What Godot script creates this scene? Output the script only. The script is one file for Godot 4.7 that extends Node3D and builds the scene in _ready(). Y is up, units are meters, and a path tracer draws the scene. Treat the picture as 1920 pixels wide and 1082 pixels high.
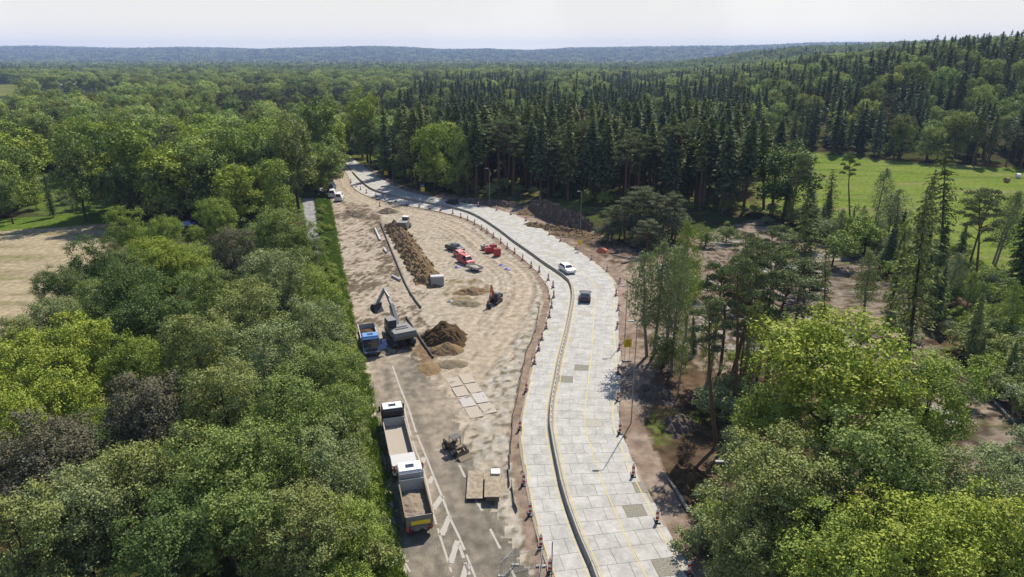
extends Node3D
# Temporary slab road round a road-works site in a wood, seen from the air.
# Right-handed metres, y up; the road works lie ahead of the viewer along -z.

const EYE := 42.0          # viewer's height above the site
const PITCH := 18.69       # degrees downwards
const FOC := 1280.0        # focal length in pixels of a 1920 x 1082 picture

var M := {}                # materials
var rng := RandomNumberGenerator.new()
var noise_a := FastNoiseLite.new()
var noise_b := FastNoiseLite.new()
var noise_c := FastNoiseLite.new()
var used := {}             # names in use
var L_EDGE: PackedVector2Array
var R_EDGE: PackedVector2Array
var BAR: PackedVector2Array
var POLY := {}
var PROTO := {}

# ---------- survey helpers: sight line -> place on a level plane ----------
func sight(u: float, v: float) -> Vector3:
	var p := deg_to_rad(PITCH)
	var a := (u - 960.0) / FOC
	var b := (541.0 - v) / FOC
	return Vector3(a, b * cos(p) - sin(p), -(cos(p) + b * sin(p)))

func at(u: float, v: float, level := 0.0) -> Vector3:
	var d := sight(u, v)
	var t := (level - EYE) / d.y
	return Vector3(d.x * t, level, d.z * t)

func at2(u: float, v: float, level := 0.0) -> Vector2:
	var p := at(u, v, level)
	return Vector2(p.x, p.z)

func on(u: float, v: float, ahead: float) -> Vector3:
	var d := sight(u, v)
	return Vector3(0, EYE, 0) + d * (ahead / -d.z)

func line2(px: Array, level := 0.0) -> PackedVector2Array:
	var o := PackedVector2Array()
	for i in range(0, px.size(), 2):
		o.append(at2(px[i], px[i + 1], level))
	return o

func inside(p: Vector2, key: String) -> bool:
	return Geometry2D.is_point_in_polygon(p, POLY[key])

func dist_line(p: Vector2, l: PackedVector2Array) -> float:
	var best := 1e9
	for i in l.size() - 1:
		var q := Geometry2D.get_closest_point_to_segment(p, l[i], l[i + 1])
		best = minf(best, q.distance_squared_to(p))
	return sqrt(best)

# [distance to the line, way along it, side]
func along_line(p: Vector2, l: PackedVector2Array, step: float) -> Array:
	var best := 1e9
	var arc := 0.0
	var side := 1.0
	for i in l.size() - 1:
		var q := Geometry2D.get_closest_point_to_segment(p, l[i], l[i + 1])
		var e := q.distance_squared_to(p)
		if e < best:
			best = e
			arc = i * step + q.distance_to(l[i])
			side = signf((l[i + 1] - l[i]).cross(p - l[i]))
	return [sqrt(best), arc, side]

func smooth(l: PackedVector2Array, step: float) -> PackedVector2Array:
	var c := Curve2D.new()
	var n := l.size()
	for i in n:
		var t := (l[mini(i + 1, n - 1)] - l[maxi(i - 1, 0)]) / 6.0
		c.add_point(l[i], -t, t)
	c.bake_interval = 0.3
	var o := PackedVector2Array()
	var s := 0.0
	while s < c.get_baked_length():
		o.append(c.sample_baked(s))
		s += step
	o.append(l[n - 1])
	return o

# ---------- naming ----------
func numbered(called: String) -> String:
	if not used.has(called):
		used[called] = 0
		return called
	used[called] += 1
	return "%s_%03d" % [called, used[called]]

func tag(o: Node3D, label: String, category: String, group := "", kind := "") -> void:
	if label: o.set_meta("label", label)
	if category: o.set_meta("category", category)
	if group: o.set_meta("group", group)
	if kind: o.set_meta("kind", kind)

func thing(called: String, label: String, category: String, where: Vector3, turn := 0.0, group := "") -> Node3D:
	var o := Node3D.new()
	o.name = numbered(called)
	add_child(o)
	o.position = where
	o.rotation.y = turn
	tag(o, label, category, group)
	return o

func again(src: Node3D, called: String, label: String, where: Vector3, turn := 0.0) -> Node3D:
	var o: Node3D = src.duplicate()
	o.name = numbered(called)
	add_child(o)
	o.position = where
	o.rotation.y = turn
	if label: o.set_meta("label", label)
	return o

func put(called: String, mesh: Mesh, mat: Material, parent: Node3D = null) -> MeshInstance3D:
	var o := MeshInstance3D.new()
	o.mesh = mesh
	if mat: o.material_override = mat
	if parent == null:
		o.name = numbered(called)
		add_child(o)
	else:
		o.name = called
		parent.add_child(o, true)
	return o

func structure(called: String, mesh: Mesh, mat: Material) -> MeshInstance3D:
	var o := put(called, mesh, mat)
	o.set_meta("kind", "structure")
	return o

# ---------- shape helpers ----------
func ST() -> SurfaceTool:
	var st := SurfaceTool.new()
	st.begin(Mesh.PRIMITIVE_TRIANGLES)
	st.set_smooth_group(-1)
	return st

func done(st: SurfaceTool) -> ArrayMesh:
	st.generate_normals()
	return st.commit()

func tri(st: SurfaceTool, a: Vector3, b: Vector3, c: Vector3, out: Vector3) -> void:
	# clockwise seen from outside
	if (b - a).cross(c - a).dot(out) > 0.0:
		var t := b
		b = c
		c = t
	st.add_vertex(a)
	st.add_vertex(b)
	st.add_vertex(c)

func quad(st: SurfaceTool, a: Vector3, b: Vector3, c: Vector3, d: Vector3, out: Vector3) -> void:
	tri(st, a, b, c, out)
	tri(st, a, c, d, out)

# chamfered box; t places it
func box(st: SurfaceTool, c: Vector3, s: Vector3, bev := 0.03, t := Transform3D()) -> void:
	var h := s * 0.5
	bev = minf(bev, minf(h.x, minf(h.y, h.z)) * 0.45)
	var P := func(sx: float, sy: float, sz: float, ax: int) -> Vector3:
		var v := Vector3(sx * (h.x - bev), sy * (h.y - bev), sz * (h.z - bev))
		if ax == 0: v.x = sx * h.x
		elif ax == 1: v.y = sy * h.y
		else: v.z = sz * h.z
		return t * (c + v)
	var mid := t * c
	var Q := func(a: Vector3, b: Vector3, e: Vector3, d: Vector3) -> void:
		quad(st, a, b, e, d, (a + b + e + d) * 0.25 - mid)
	for s1 in [-1.0, 1.0]:
		Q.call(P.call(s1, -1, -1, 0), P.call(s1, 1, -1, 0), P.call(s1, 1, 1, 0), P.call(s1, -1, 1, 0))
		Q.call(P.call(-1, s1, -1, 1), P.call(1, s1, -1, 1), P.call(1, s1, 1, 1), P.call(-1, s1, 1, 1))
		Q.call(P.call(-1, -1, s1, 2), P.call(1, -1, s1, 2), P.call(1, 1, s1, 2), P.call(-1, 1, s1, 2))
		for s2 in [-1.0, 1.0]:
			Q.call(P.call(s1, s2, -1, 0), P.call(s1, s2, 1, 0), P.call(s1, s2, 1, 1), P.call(s1, s2, -1, 1))
			Q.call(P.call(s1, -1, s2, 0), P.call(s1, 1, s2, 0), P.call(s1, 1, s2, 2), P.call(s1, -1, s2, 2))
			Q.call(P.call(-1, s1, s2, 1), P.call(1, s1, s2, 1), P.call(1, s1, s2, 2), P.call(-1, s1, s2, 2))
			for s3 in [-1.0, 1.0]:
				var a: Vector3 = P.call(s1, s2, s3, 0)
				var b: Vector3 = P.call(s1, s2, s3, 1)
				var e: Vector3 = P.call(s1, s2, s3, 2)
				tri(st, a, b, e, (a + b + e) / 3.0 - mid)

func frame_of(a: Vector3, b: Vector3) -> Basis:
	var y := (b - a).normalized()
	var x := y.cross(Vector3.UP if absf(y.y) < 0.95 else Vector3.RIGHT).normalized()
	return Basis(x, y, x.cross(y))

func rod(st: SurfaceTool, a: Vector3, b: Vector3, r0: float, r1: float, n := 8, caps := true) -> void:
	var f := frame_of(a, b)
	for i in n:
		var p := TAU * i / n
		var q := TAU * (i + 1) / n
		var d := f.x * cos(p) + f.z * sin(p)
		var e := f.x * cos(q) + f.z * sin(q)
		quad(st, a + d * r0, a + e * r0, b + e * r1, b + d * r1, d + e)
		if caps:
			tri(st, a, a + d * r0, a + e * r0, a - b)
			tri(st, b, b + d * r1, b + e * r1, b - a)

func bent(st: SurfaceTool, pts: Array, radii: Array, n := 7) -> void:
	for i in pts.size() - 1:
		rod(st, pts[i], pts[i + 1], radii[i], radii[i + 1], n, i == 0 or i == pts.size() - 2)

# beam of rectangular section between two points
func beam(st: SurfaceTool, a: Vector3, b: Vector3, w: float, h: float) -> void:
	var f := frame_of(a, b)
	box(st, Vector3.ZERO, Vector3(w, a.distance_to(b), h), 0.03, Transform3D(f, (a + b) * 0.5))

# outline in (z, y), drawn out across x from x0 to x1; top narrows by lean
func prism(st: SurfaceTool, outline: PackedVector2Array, x0: float, x1: float, lean := 0.0, y_lean := 0.0) -> void:
	var n := outline.size()
	var mid := Vector2.ZERO
	for p in outline: mid += p / n
	var X := func(p: Vector2, x: float) -> Vector3:
		var k := maxf(p.y - y_lean, 0.0) * lean
		return Vector3(x - k * signf(x - (x0 + x1) * 0.5), p.y, p.x)
	for i in n:
		var a := outline[i]
		var b := outline[(i + 1) % n]
		var g := (a + b) * 0.5 - mid
		var e := (b - a).orthogonal()
		if e.dot(g) < 0: e = -e
		quad(st, X.call(a, x0), X.call(b, x0), X.call(b, x1), X.call(a, x1), Vector3(0, e.y, e.x))
	var t := Geometry2D.triangulate_polygon(outline)
	for i in range(0, t.size(), 3):
		tri(st, X.call(outline[t[i]], x0), X.call(outline[t[i + 1]], x0), X.call(outline[t[i + 2]], x0), Vector3(x0 - x1, 0, 0))
		tri(st, X.call(outline[t[i]], x1), X.call(outline[t[i + 1]], x1), X.call(outline[t[i + 2]], x1), Vector3(x1 - x0, 0, 0))

# wheel lying across x
func wheel_into(parent: Node3D, c: Vector3, r: float, w: float) -> void:
	var key := "wheel%.2f_%.2f" % [r, w]
	if not PROTO.has(key):
		var st := ST()
		var prof := [[-0.5, 0.66], [-0.5, 0.9], [-0.38, 1.0], [0.38, 1.0], [0.5, 0.9], [0.5, 0.66]]
		for k in prof.size() - 1:
			var n := 14
			for i in n:
				var p := TAU * i / n
				var q := TAU * (i + 1) / n
				var P := func(e: Array, an: float) -> Vector3: return Vector3(e[0] * w, sin(an) * r * e[1], cos(an) * r * e[1])
				var mo := Vector3((prof[k][0] + prof[k + 1][0]) * 0.4, sin((p + q) / 2), cos((p + q) / 2))
				quad(st, P.call(prof[k], p), P.call(prof[k], q), P.call(prof[k + 1], q), P.call(prof[k + 1], p), mo)
		var rm := ST()
		rod(rm, Vector3(-0.42 * w, 0, 0), Vector3(0.42 * w, 0, 0), r * 0.66, r * 0.66, 12)
		rod(rm, Vector3(-0.5 * w, 0, 0), Vector3(0.5 * w, 0, 0), r * 0.2, r * 0.2, 8)
		PROTO[key] = [done(st), done(rm)]
	var o := put("wheel", PROTO[key][0], M.rubber, parent)
	o.position = c
	put("rim", PROTO[key][1], M.rim, o)

# flat ribbon along a line, in plan; offset to the right of travel
func ribbon(line: PackedVector2Array, o0: float, o1: float, y: float, thick := 0.0) -> ArrayMesh:
	var st := ST()
	var pts := []
	for i in line.size():
		var t := (line[mini(i + 1, line.size() - 1)] - line[maxi(i - 1, 0)]).normalized()
		var nr := Vector2(-t.y, t.x)
		var a := line[i] + nr * o0
		var b := line[i] + nr * o1
		pts.append([Vector3(a.x, y, a.y), Vector3(b.x, y, b.y)])
	for i in pts.size() - 1:
		quad(st, pts[i][0], pts[i][1], pts[i + 1][1], pts[i + 1][0], Vector3.UP)
		if thick > 0.0:
			var d := Vector3(0, -thick, 0)
			quad(st, pts[i][0], pts[i + 1][0], pts[i + 1][0] + d, pts[i][0] + d, pts[i][0] - pts[i][1])
			quad(st, pts[i][1], pts[i + 1][1], pts[i + 1][1] + d, pts[i][1] + d, pts[i][1] - pts[i][0])
	return done(st)

# ---------- materials ----------
func lin(r: float, g: float, b: float) -> Color:
	return Color(r, g, b).linear_to_srgb()

func plain(c: Color, rough := 0.8, metal := 0.0) -> StandardMaterial3D:
	var m := StandardMaterial3D.new()
	m.albedo_color = c
	m.roughness = rough
	m.metallic = metal
	return m

func noise_tex(freq: float, lo: float, hi: float, sd: int, size := 512, oct := 5) -> NoiseTexture2D:
	var n := FastNoiseLite.new()
	n.seed = sd
	n.frequency = freq
	n.fractal_octaves = oct
	n.noise_type = FastNoiseLite.TYPE_SIMPLEX_SMOOTH
	var t := NoiseTexture2D.new()
	t.width = size
	t.height = size
	t.seamless = true
	t.noise = n
	var g := Gradient.new()
	g.set_color(0, Color(lo, lo, lo))
	g.set_color(1, Color(hi, hi, hi))
	t.color_ramp = g
	return t

# dark specks and crumbs in a paler mass
func speckle(sd: int, freq: float, size: int) -> NoiseTexture2D:
	var t := noise_tex(freq, 0.5, 1.0, sd, size, 6)
	t.color_ramp.set_color(0, Color(0.55, 0.53, 0.51))
	t.color_ramp.add_point(0.36, Color(0.80, 0.79, 0.78))
	t.color_ramp.add_point(0.55, Color(0.92, 0.92, 0.92))
	return t

func grainy(c: Color, rough: float, tex: Texture2D, per_m: float, metal := 0.0) -> StandardMaterial3D:
	var m := plain(c, rough, metal)
	m.albedo_texture = tex
	if metal == 0.0 and rough > 0.8: m.metallic_specular = 0.15
	m.uv1_triplanar = true
	m.uv1_world_triplanar = true
	m.uv1_scale = Vector3.ONE * per_m
	return m

func leaf(r: float, g: float, b: float) -> StandardMaterial3D:
	var m := plain(lin(r, g, b), 0.6)
	m.vertex_color_use_as_albedo = true
	m.metallic_specular = 0.14
	m.backlight_enabled = true
	m.backlight = Color(0.54, 0.62, 0.28)
	return m

func materials() -> void:
	var grain := noise_tex(0.03, 0.66, 1.0, 4)
	var fine := noise_tex(0.09, 0.72, 1.0, 9)
	var blotch := noise_tex(0.012, 0.55, 1.0, 15)
	M.grain = grain
	M.fine = fine
	var g := plain(Color.WHITE, 0.95)
	g.vertex_color_use_as_albedo = true
	g.albedo_texture = speckle(21, 0.045, 1024)
	g.uv1_triplanar = true
	g.uv1_world_triplanar = true
	g.uv1_scale = Vector3.ONE * 0.17
	g.detail_enabled = true
	g.detail_blend_mode = BaseMaterial3D.BLEND_MODE_MUL
	g.detail_uv_layer = BaseMaterial3D.DETAIL_UV_2
	g.detail_albedo = noise_tex(0.02, 0.72, 1.0, 57, 512, 6)
	g.uv2_triplanar = true
	g.uv2_world_triplanar = true
	g.uv2_scale = Vector3.ONE * 0.057
	g.metallic_specular = 0.0
	g.heightmap_enabled = false
	M.ground = g
	M.slabs = []
	for t in [0.402, 0.396, 0.407, 0.387, 0.399, 0.376]:
		M.slabs.append(grainy(lin(t, t * 0.975, t * 0.905), 0.85, noise_tex(0.02, 0.90, 1.0, int(t * 1000), 256), 0.31))
	var stain := noise_tex(0.02, 0.84, 1.0, 92, 512, 6)
	for m in M.slabs:
		m.detail_enabled = true
		m.detail_blend_mode = BaseMaterial3D.BLEND_MODE_MUL
		m.detail_uv_layer = BaseMaterial3D.DETAIL_UV_2
		m.detail_albedo = stain
		m.uv2_triplanar = true
		m.uv2_world_triplanar = true
		m.uv2_scale = Vector3.ONE * 0.045
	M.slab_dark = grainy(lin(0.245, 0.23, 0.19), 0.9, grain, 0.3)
	M.slab_tan = grainy(lin(0.40, 0.38, 0.32), 0.9, grain, 0.3)
	M.bed = grainy(lin(0.31, 0.265, 0.205), 0.95, grain, 0.4)
	M.line_yellow = grainy(lin(0.46, 0.375, 0.13), 0.7, noise_tex(0.06, 0.7, 1.0, 31, 256), 0.9)
	M.line_white = grainy(lin(0.46, 0.43, 0.37), 0.8, noise_tex(0.06, 0.55, 1.0, 33, 256), 0.9)
	M.barrier = grainy(lin(0.34, 0.325, 0.275), 0.8, grain, 0.5)
	M.barrier_pale = plain(lin(0.62, 0.6, 0.54), 0.7)
	M.kerb = grainy(lin(0.42, 0.37, 0.30), 0.95, grain, 0.5)
	M.rubber = plain(lin(0.02, 0.02, 0.02), 0.85)
	M.rim = plain(lin(0.35, 0.35, 0.36), 0.4, 0.6)
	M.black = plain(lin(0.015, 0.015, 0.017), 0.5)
	M.dark = plain(lin(0.03, 0.03, 0.032), 0.6)
	M.glass = plain(lin(0.02, 0.024, 0.03), 0.06)
	M.glass.metallic_specular = 0.7
	var dusty := noise_tex(0.03, 0.80, 1.0, 71, 256)
	M.white = grainy(lin(0.70, 0.695, 0.68), 0.4, dusty, 0.7)
	M.white.clearcoat_enabled = true
	M.silver = plain(lin(0.62, 0.63, 0.65), 0.3, 0.25)
	M.charcoal = plain(lin(0.035, 0.04, 0.048), 0.42, 0.1)
	M.navy = plain(lin(0.03, 0.055, 0.12), 0.35)
	M.blue = grainy(lin(0.045, 0.18, 0.46), 0.4, dusty, 0.7)
	M.blue.clearcoat_enabled = true
	M.grey = grainy(lin(0.30, 0.30, 0.30), 0.6, fine, 0.6)
	M.light_grey = grainy(lin(0.46, 0.46, 0.45), 0.6, fine, 0.6)
	M.excavator_grey = grainy(lin(0.17, 0.17, 0.165), 0.6, fine, 0.6)
	M.steel = grainy(lin(0.24, 0.25, 0.25), 0.5, fine, 0.8, 0.4)
	M.galv = plain(lin(0.20, 0.20, 0.20), 0.7)
	M.red = grainy(lin(0.40, 0.035, 0.04), 0.5, dusty, 0.7)
	M.red_dark = plain(lin(0.34, 0.06, 0.055), 0.45)
	M.rose = plain(lin(0.46, 0.16, 0.15), 0.45)
	M.orange = grainy(lin(0.46, 0.11, 0.035), 0.6, dusty, 0.7)
	M.beacon_red = plain(lin(0.45, 0.045, 0.03), 0.5)
	M.beacon_white = plain(lin(0.66, 0.62, 0.58), 0.5)
	M.yellow = plain(lin(0.72, 0.50, 0.02), 0.45)
	M.machine_yellow = grainy(lin(0.26, 0.19, 0.05), 0.6, grain, 0.9)
	M.machine_brown = grainy(lin(0.20, 0.15, 0.09), 0.8, grain, 0.9)
	M.rust = grainy(lin(0.30, 0.25, 0.185), 0.85, noise_tex(0.015, 0.72, 1.0, 88, 256), 0.33)
	M.steel_plate = grainy(lin(0.35, 0.30, 0.235), 0.75, grain, 0.4)
	M.steel_plate_pale = grainy(lin(0.36, 0.34, 0.31), 0.65, grain, 0.4)
	M.sand = grainy(lin(0.43, 0.36, 0.27), 0.95, grain, 0.6)
	M.cargo_tan = grainy(lin(0.27, 0.22, 0.165), 0.95, grain, 0.6)
	M.soil = grainy(lin(0.105, 0.068, 0.036), 0.95, grain, 0.7)
	M.soil_mid = grainy(lin(0.225, 0.155, 0.085), 0.95, grain, 0.6)
	M.soil_grey = grainy(lin(0.20, 0.165, 0.11), 0.95, grain, 0.6)
	M.brush = grainy(lin(0.125, 0.102, 0.084), 0.95, fine, 0.9)
	M.concrete = grainy(lin(0.42, 0.42, 0.39), 0.85, grain, 0.6)
	M.plastic_blue = plain(lin(0.07, 0.08, 0.20), 0.6)
	M.bag = grainy(lin(0.45, 0.44, 0.42), 0.9, fine, 0.9)
	M.screen = plain(lin(0.06, 0.072, 0.066), 0.7)
	M.bark = grainy(lin(0.075, 0.06, 0.045), 0.95, fine, 1.1)
	M.bark_pine = grainy(lin(0.15, 0.095, 0.06), 0.95, fine, 1.1)
	M.bark_pale = grainy(lin(0.24, 0.22, 0.19), 0.95, fine, 1.1)
	M.wood = grainy(lin(0.23, 0.19, 0.15), 0.9, fine, 1.0)
	M.tail = plain(lin(0.35, 0.01, 0.01), 0.3)
	M.lamp_glass = plain(lin(0.4, 0.4, 0.39), 0.3)
	M.hay = grainy(lin(0.33, 0.22, 0.11), 0.95, fine, 1.0)
	M.roof = plain(lin(0.55, 0.57, 0.6), 0.6)
	# foliage
	M.lf = {
		"bright": leaf(0.262, 0.308, 0.052), "fresh": leaf(0.212, 0.268, 0.056), "mid": leaf(0.180, 0.228, 0.066),
		"sage": leaf(0.215, 0.246, 0.108), "olive": leaf(0.212, 0.236, 0.082), "deep": leaf(0.098, 0.140, 0.044), "dusk": leaf(0.130, 0.122, 0.082),
		"pale": leaf(0.225, 0.260, 0.135), "pine": leaf(0.130, 0.150, 0.078), "spruce": leaf(0.105, 0.135, 0.055),
		"spruce_warm": leaf(0.160, 0.178, 0.060), "spruce_cold": leaf(0.080, 0.108, 0.056), "dead": leaf(0.17, 0.125, 0.085),
		"fell": leaf(0.140, 0.152, 0.090),
		"grass": leaf(0.150, 0.205, 0.045),
	}

# ---------- foliage meshes ----------
class Leaves:
	var P := PackedVector3Array()
	var N := PackedVector3Array()
	var C := PackedColorArray()
	var I := PackedInt32Array()
	func add(p: Vector3, n: Vector3, along: Vector3, len: float, wide: float, c: Color) -> void:
		var t := (along - n * along.dot(n)).normalized()
		var b := n.cross(t)
		var k := P.size()
		P.append(p - t * len * 0.5)
		P.append(p + b * wide * 0.5 - n * wide * 0.12)
		P.append(p + t * len * 0.5)
		P.append(p - b * wide * 0.5 - n * wide * 0.12)
		for i in 4:
			N.append(n)
			C.append(c)
		I.append_array(PackedInt32Array([k, k + 1, k + 2, k, k + 2, k + 3]))
	func mesh() -> ArrayMesh:
		var a := []
		a.resize(Mesh.ARRAY_MAX)
		a[Mesh.ARRAY_VERTEX] = P
		a[Mesh.ARRAY_NORMAL] = N
		a[Mesh.ARRAY_COLOR] = C
		a[Mesh.ARRAY_INDEX] = I
		var m := ArrayMesh.new()
		m.add_surface_from_arrays(Mesh.PRIMITIVE_TRIANGLES, a)
		return m

func ball() -> Vector3:
	var z := rng.randf_range(-1, 1)
	var a := rng.randf() * TAU
	var r := sqrt(1 - z * z)
	return Vector3(r * cos(a), z, r * sin(a))

func leaf_tint(puff: float, warm: float) -> Color:
	var k := puff * rng.randf_range(0.68, 1.22)
	var w := warm + rng.randf_range(-0.07, 0.07)
	return Color(k * (1.0 + w), k, k * (1.0 - w))

func puff_leaves(lv: Leaves, c: Vector3, pr: Vector3, out: Vector3, count: int, size: float, tone: float, warm: float, shell := 0.72, ragged := 1.36) -> void:
	# leaves sit in sprigs, so that the crown has tufts and gaps
	var d := Vector3.UP
	var at_sprig := c
	var tuft := 1.0
	for i in count:
		if i % 7 == 0:
			d = ball()
			if d.dot(out) < -0.35: d = -d
			var rad := shell + (ragged - shell) * pow(rng.randf(), 1.6) if rng.randf() < 0.82 else rng.randf_range(0.3, shell)
			at_sprig = c + d * pr * rad
			tuft = rng.randf_range(0.8, 1.2)
		var p := at_sprig + (ball() * 1.25 + d * rng.randf_range(-1.2, 1.0)) * size
		var n := (d * 0.65 + Vector3(0, 0.34, 0) + ball() * 0.65).normalized()
		var s := size * rng.randf_range(0.5, 1.45)
		lv.add(p, n, ball() + d * 0.6, s, s * rng.randf_range(0.5, 0.8), leaf_tint(tone * tuft, warm))

# [trunk mesh, crown mesh, nominal height]; the crown is several lobes, each a cluster of leafy puffs
func make_broad(sd: int, h: float, r: float, low: float, lobes: int, per: int, leaves: int, size: float, limbs := true) -> Array:
	rng.seed = sd
	var lv := Leaves.new()
	var ch := h - low
	var cs := []
	var hubs := []
	for i in lobes:
		var a := i * 2.39996 + rng.randf_range(-0.5, 0.5)
		var f := float(i) / maxf(1.0, lobes - 1)
		var off := r * (0.0 if i == 0 else rng.randf_range(0.34, 0.55))
		var lr := r * (rng.randf_range(0.66, 0.78) if i == 0 else rng.randf_range(0.42, 0.62))
		var y := h - lr * 0.82 if i == 0 else low + ch * rng.randf_range(0.20, 0.72)
		var hub := Vector3(cos(a) * off, y, sin(a) * off)
		hubs.append(hub)
		var tall := rng.randf_range(0.8, 1.15)
		cs.append([hub, lr * 0.45, Vector3.UP])
		for k in per:
			var g := (k + 0.5) / per
			var yy := 1.0 - 1.7 * g
			var b := k * 2.39996 + rng.randf() * 1.2
			var q := sqrt(maxf(0.0, 1 - yy * yy))
			var d := Vector3(q * cos(b), yy, q * sin(b))
			var reach_k := rng.randf_range(0.55, 1.05)
			cs.append([hub + d * Vector3(lr, lr * tall, lr) * reach_k, lr * rng.randf_range(0.16, 0.40), d])
	var tot := 0.0
	for e in cs: tot += e[1] * e[1]
	for e in cs:
		var pr: float = e[1]
		var d: Vector3 = e[2]
		puff_leaves(lv, e[0], Vector3(pr, pr * rng.randf_range(0.55, 0.9), pr), (d + Vector3(0, 0.35, 0)).normalized(), int(leaves * pr * pr / tot), size, rng.randf_range(0.82, 1.18), rng.randf_range(-0.06, 0.07), 0.72, 1.36 if size < 0.4 else 1.12)
	var st := ST()
	var lean := Vector3(rng.randf_range(-0.5, 0.5), 0, rng.randf_range(-0.5, 0.5))
	var tr := h * 0.018 + 0.05
	var fork := Vector3(0, low + ch * 0.12, 0) + lean * 0.4
	bent(st, [Vector3(0, -0.6, 0), Vector3(0, low * 0.5, 0) + lean * 0.2, fork, Vector3(0, low + ch * 0.7, 0) + lean], [tr * 1.35, tr, tr * 0.8, tr * 0.2], 8)
	if limbs:
		for hub in hubs:
			var knee: Vector3 = fork.lerp(hub, 0.5) + Vector3(0, -0.08 * r, 0)
			bent(st, [fork + Vector3(0, rng.randf() * ch * 0.2, 0), knee, hub], [tr * 0.5, tr * 0.32, tr * 0.15], 5)
		for k in 12:
			var e: Array = cs[(k * 7 + 3) % cs.size()]
			var hb: Vector3 = hubs[mini((k * 7 + 3) % cs.size() / (per + 1), hubs.size() - 1)]
			rod(st, hb, e[0], tr * 0.16, tr * 0.05, 4, false)
	return [done(st), lv.mesh(), h]

# thin open crown with hanging sprays (birch, willow, aspen)
func make_airy(sd: int, h: float, r: float, low: float, sprays: int, size: float) -> Array:
	rng.seed = sd
	var lv := Leaves.new()
	var st := ST()
	var tr := h * 0.011 + 0.03
	var top := Vector3(rng.randf_range(-0.6, 0.6), h * 0.97, rng.randf_range(-0.6, 0.6))
	bent(st, [Vector3(0, -0.6, 0), Vector3(rng.randf_range(-0.3, 0.3), h * 0.4, 0), top], [tr * 1.3, tr * 0.8, tr * 0.15], 6)
	for i in sprays:
		var f := rng.randf()
		var y := lerpf(low, h, f)
		var rr := r * sqrt(maxf(0.03, sin(PI * clampf(f * 0.92 + 0.1, 0, 1)))) * rng.randf_range(0.3, 1.0)
		var a := rng.randf() * TAU
		var c := Vector3(top.x * f + rr * cos(a), y, top.z * f + rr * sin(a))
		if i % 9 == 0:
			bent(st, [Vector3(top.x * f, y - rr * 0.7, top.z * f), c], [tr * 0.3, tr * 0.08], 4)
		var tone := rng.randf_range(0.82, 1.16)
		for k in 13:
			var p := c + ball() * Vector3(0.5, 0.75, 0.5) * rng.randf() * 1.1
			var n := (ball() + Vector3(cos(a), 0.8, sin(a)) * 0.5).normalized()
			var s := size * rng.randf_range(0.6, 1.3)
			lv.add(p, n, Vector3(0, -1, 0) + ball() * 0.5, s, s * 0.5, leaf_tint(tone, 0.02))
	return [done(st), lv.mesh(), h]

# tall bare stem with a crown of flat needle clouds
func make_pine(sd: int, h: float, r: float, low: float, puffs: int, leaves: int, size: float) -> Array:
	rng.seed = sd
	var lv := Leaves.new()
	var st := ST()
	var tr := h * 0.013 + 0.05
	var bend := Vector3(rng.randf_range(-1, 1), 0, rng.randf_range(-1, 1)) * h * 0.04
	var mid := Vector3(0, h * 0.5, 0) + bend
	var top := Vector3(bend.x * 0.3, h * 0.93, bend.z * 0.3)
	bent(st, [Vector3(0, -0.6, 0), Vector3(0, h * 0.25, 0) + bend * 0.6, mid, top], [tr * 1.25, tr, tr * 0.75, tr * 0.2], 8)
	for i in puffs:
		var f := (i + 0.5) / puffs
		var y := lerpf(low, h * 0.95, pow(f, 0.8))
		var a := i * 2.39996 + rng.randf_range(-0.6, 0.6)
		var k := r * (0.35 + 0.65 * sin(PI * clampf(0.25 + 0.72 * f, 0, 1))) * rng.randf_range(0.45, 0.95)
		var base := mid.lerp(top, clampf((y - mid.y) / (top.y - mid.y), 0, 1))
		var c := Vector3(base.x + k * cos(a), y, base.z + k * sin(a))
		var pr := r * rng.randf_range(0.24, 0.42)
		bent(st, [Vector3(base.x, y - 0.12 * r - 0.3, base.z), base.lerp(c, 0.55) + Vector3(0, -0.1, 0), c - Vector3(0, pr * 0.2, 0)], [tr * 0.3, tr * 0.22, tr * 0.08], 5)
		var tone := rng.randf_range(0.8, 1.15)
		for q in int(leaves / puffs):
			var d := ball()
			if d.y < -0.2: d.y = -d.y * 0.6
			var p := c + d * Vector3(pr, pr * 0.48, pr) * rng.randf_range(0.45, 1.05)
			var n := (d * 0.4 + Vector3(0, 0.35, 0) + ball() * 0.8).normalized()
			var s := size * rng.randf_range(0.6, 1.3)
			lv.add(p, n, (d + Vector3(0, 0.5, 0) + ball() * 0.6), s, s * 0.42, leaf_tint(tone, 0.02))
	return [done(st), lv.mesh(), h]

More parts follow.
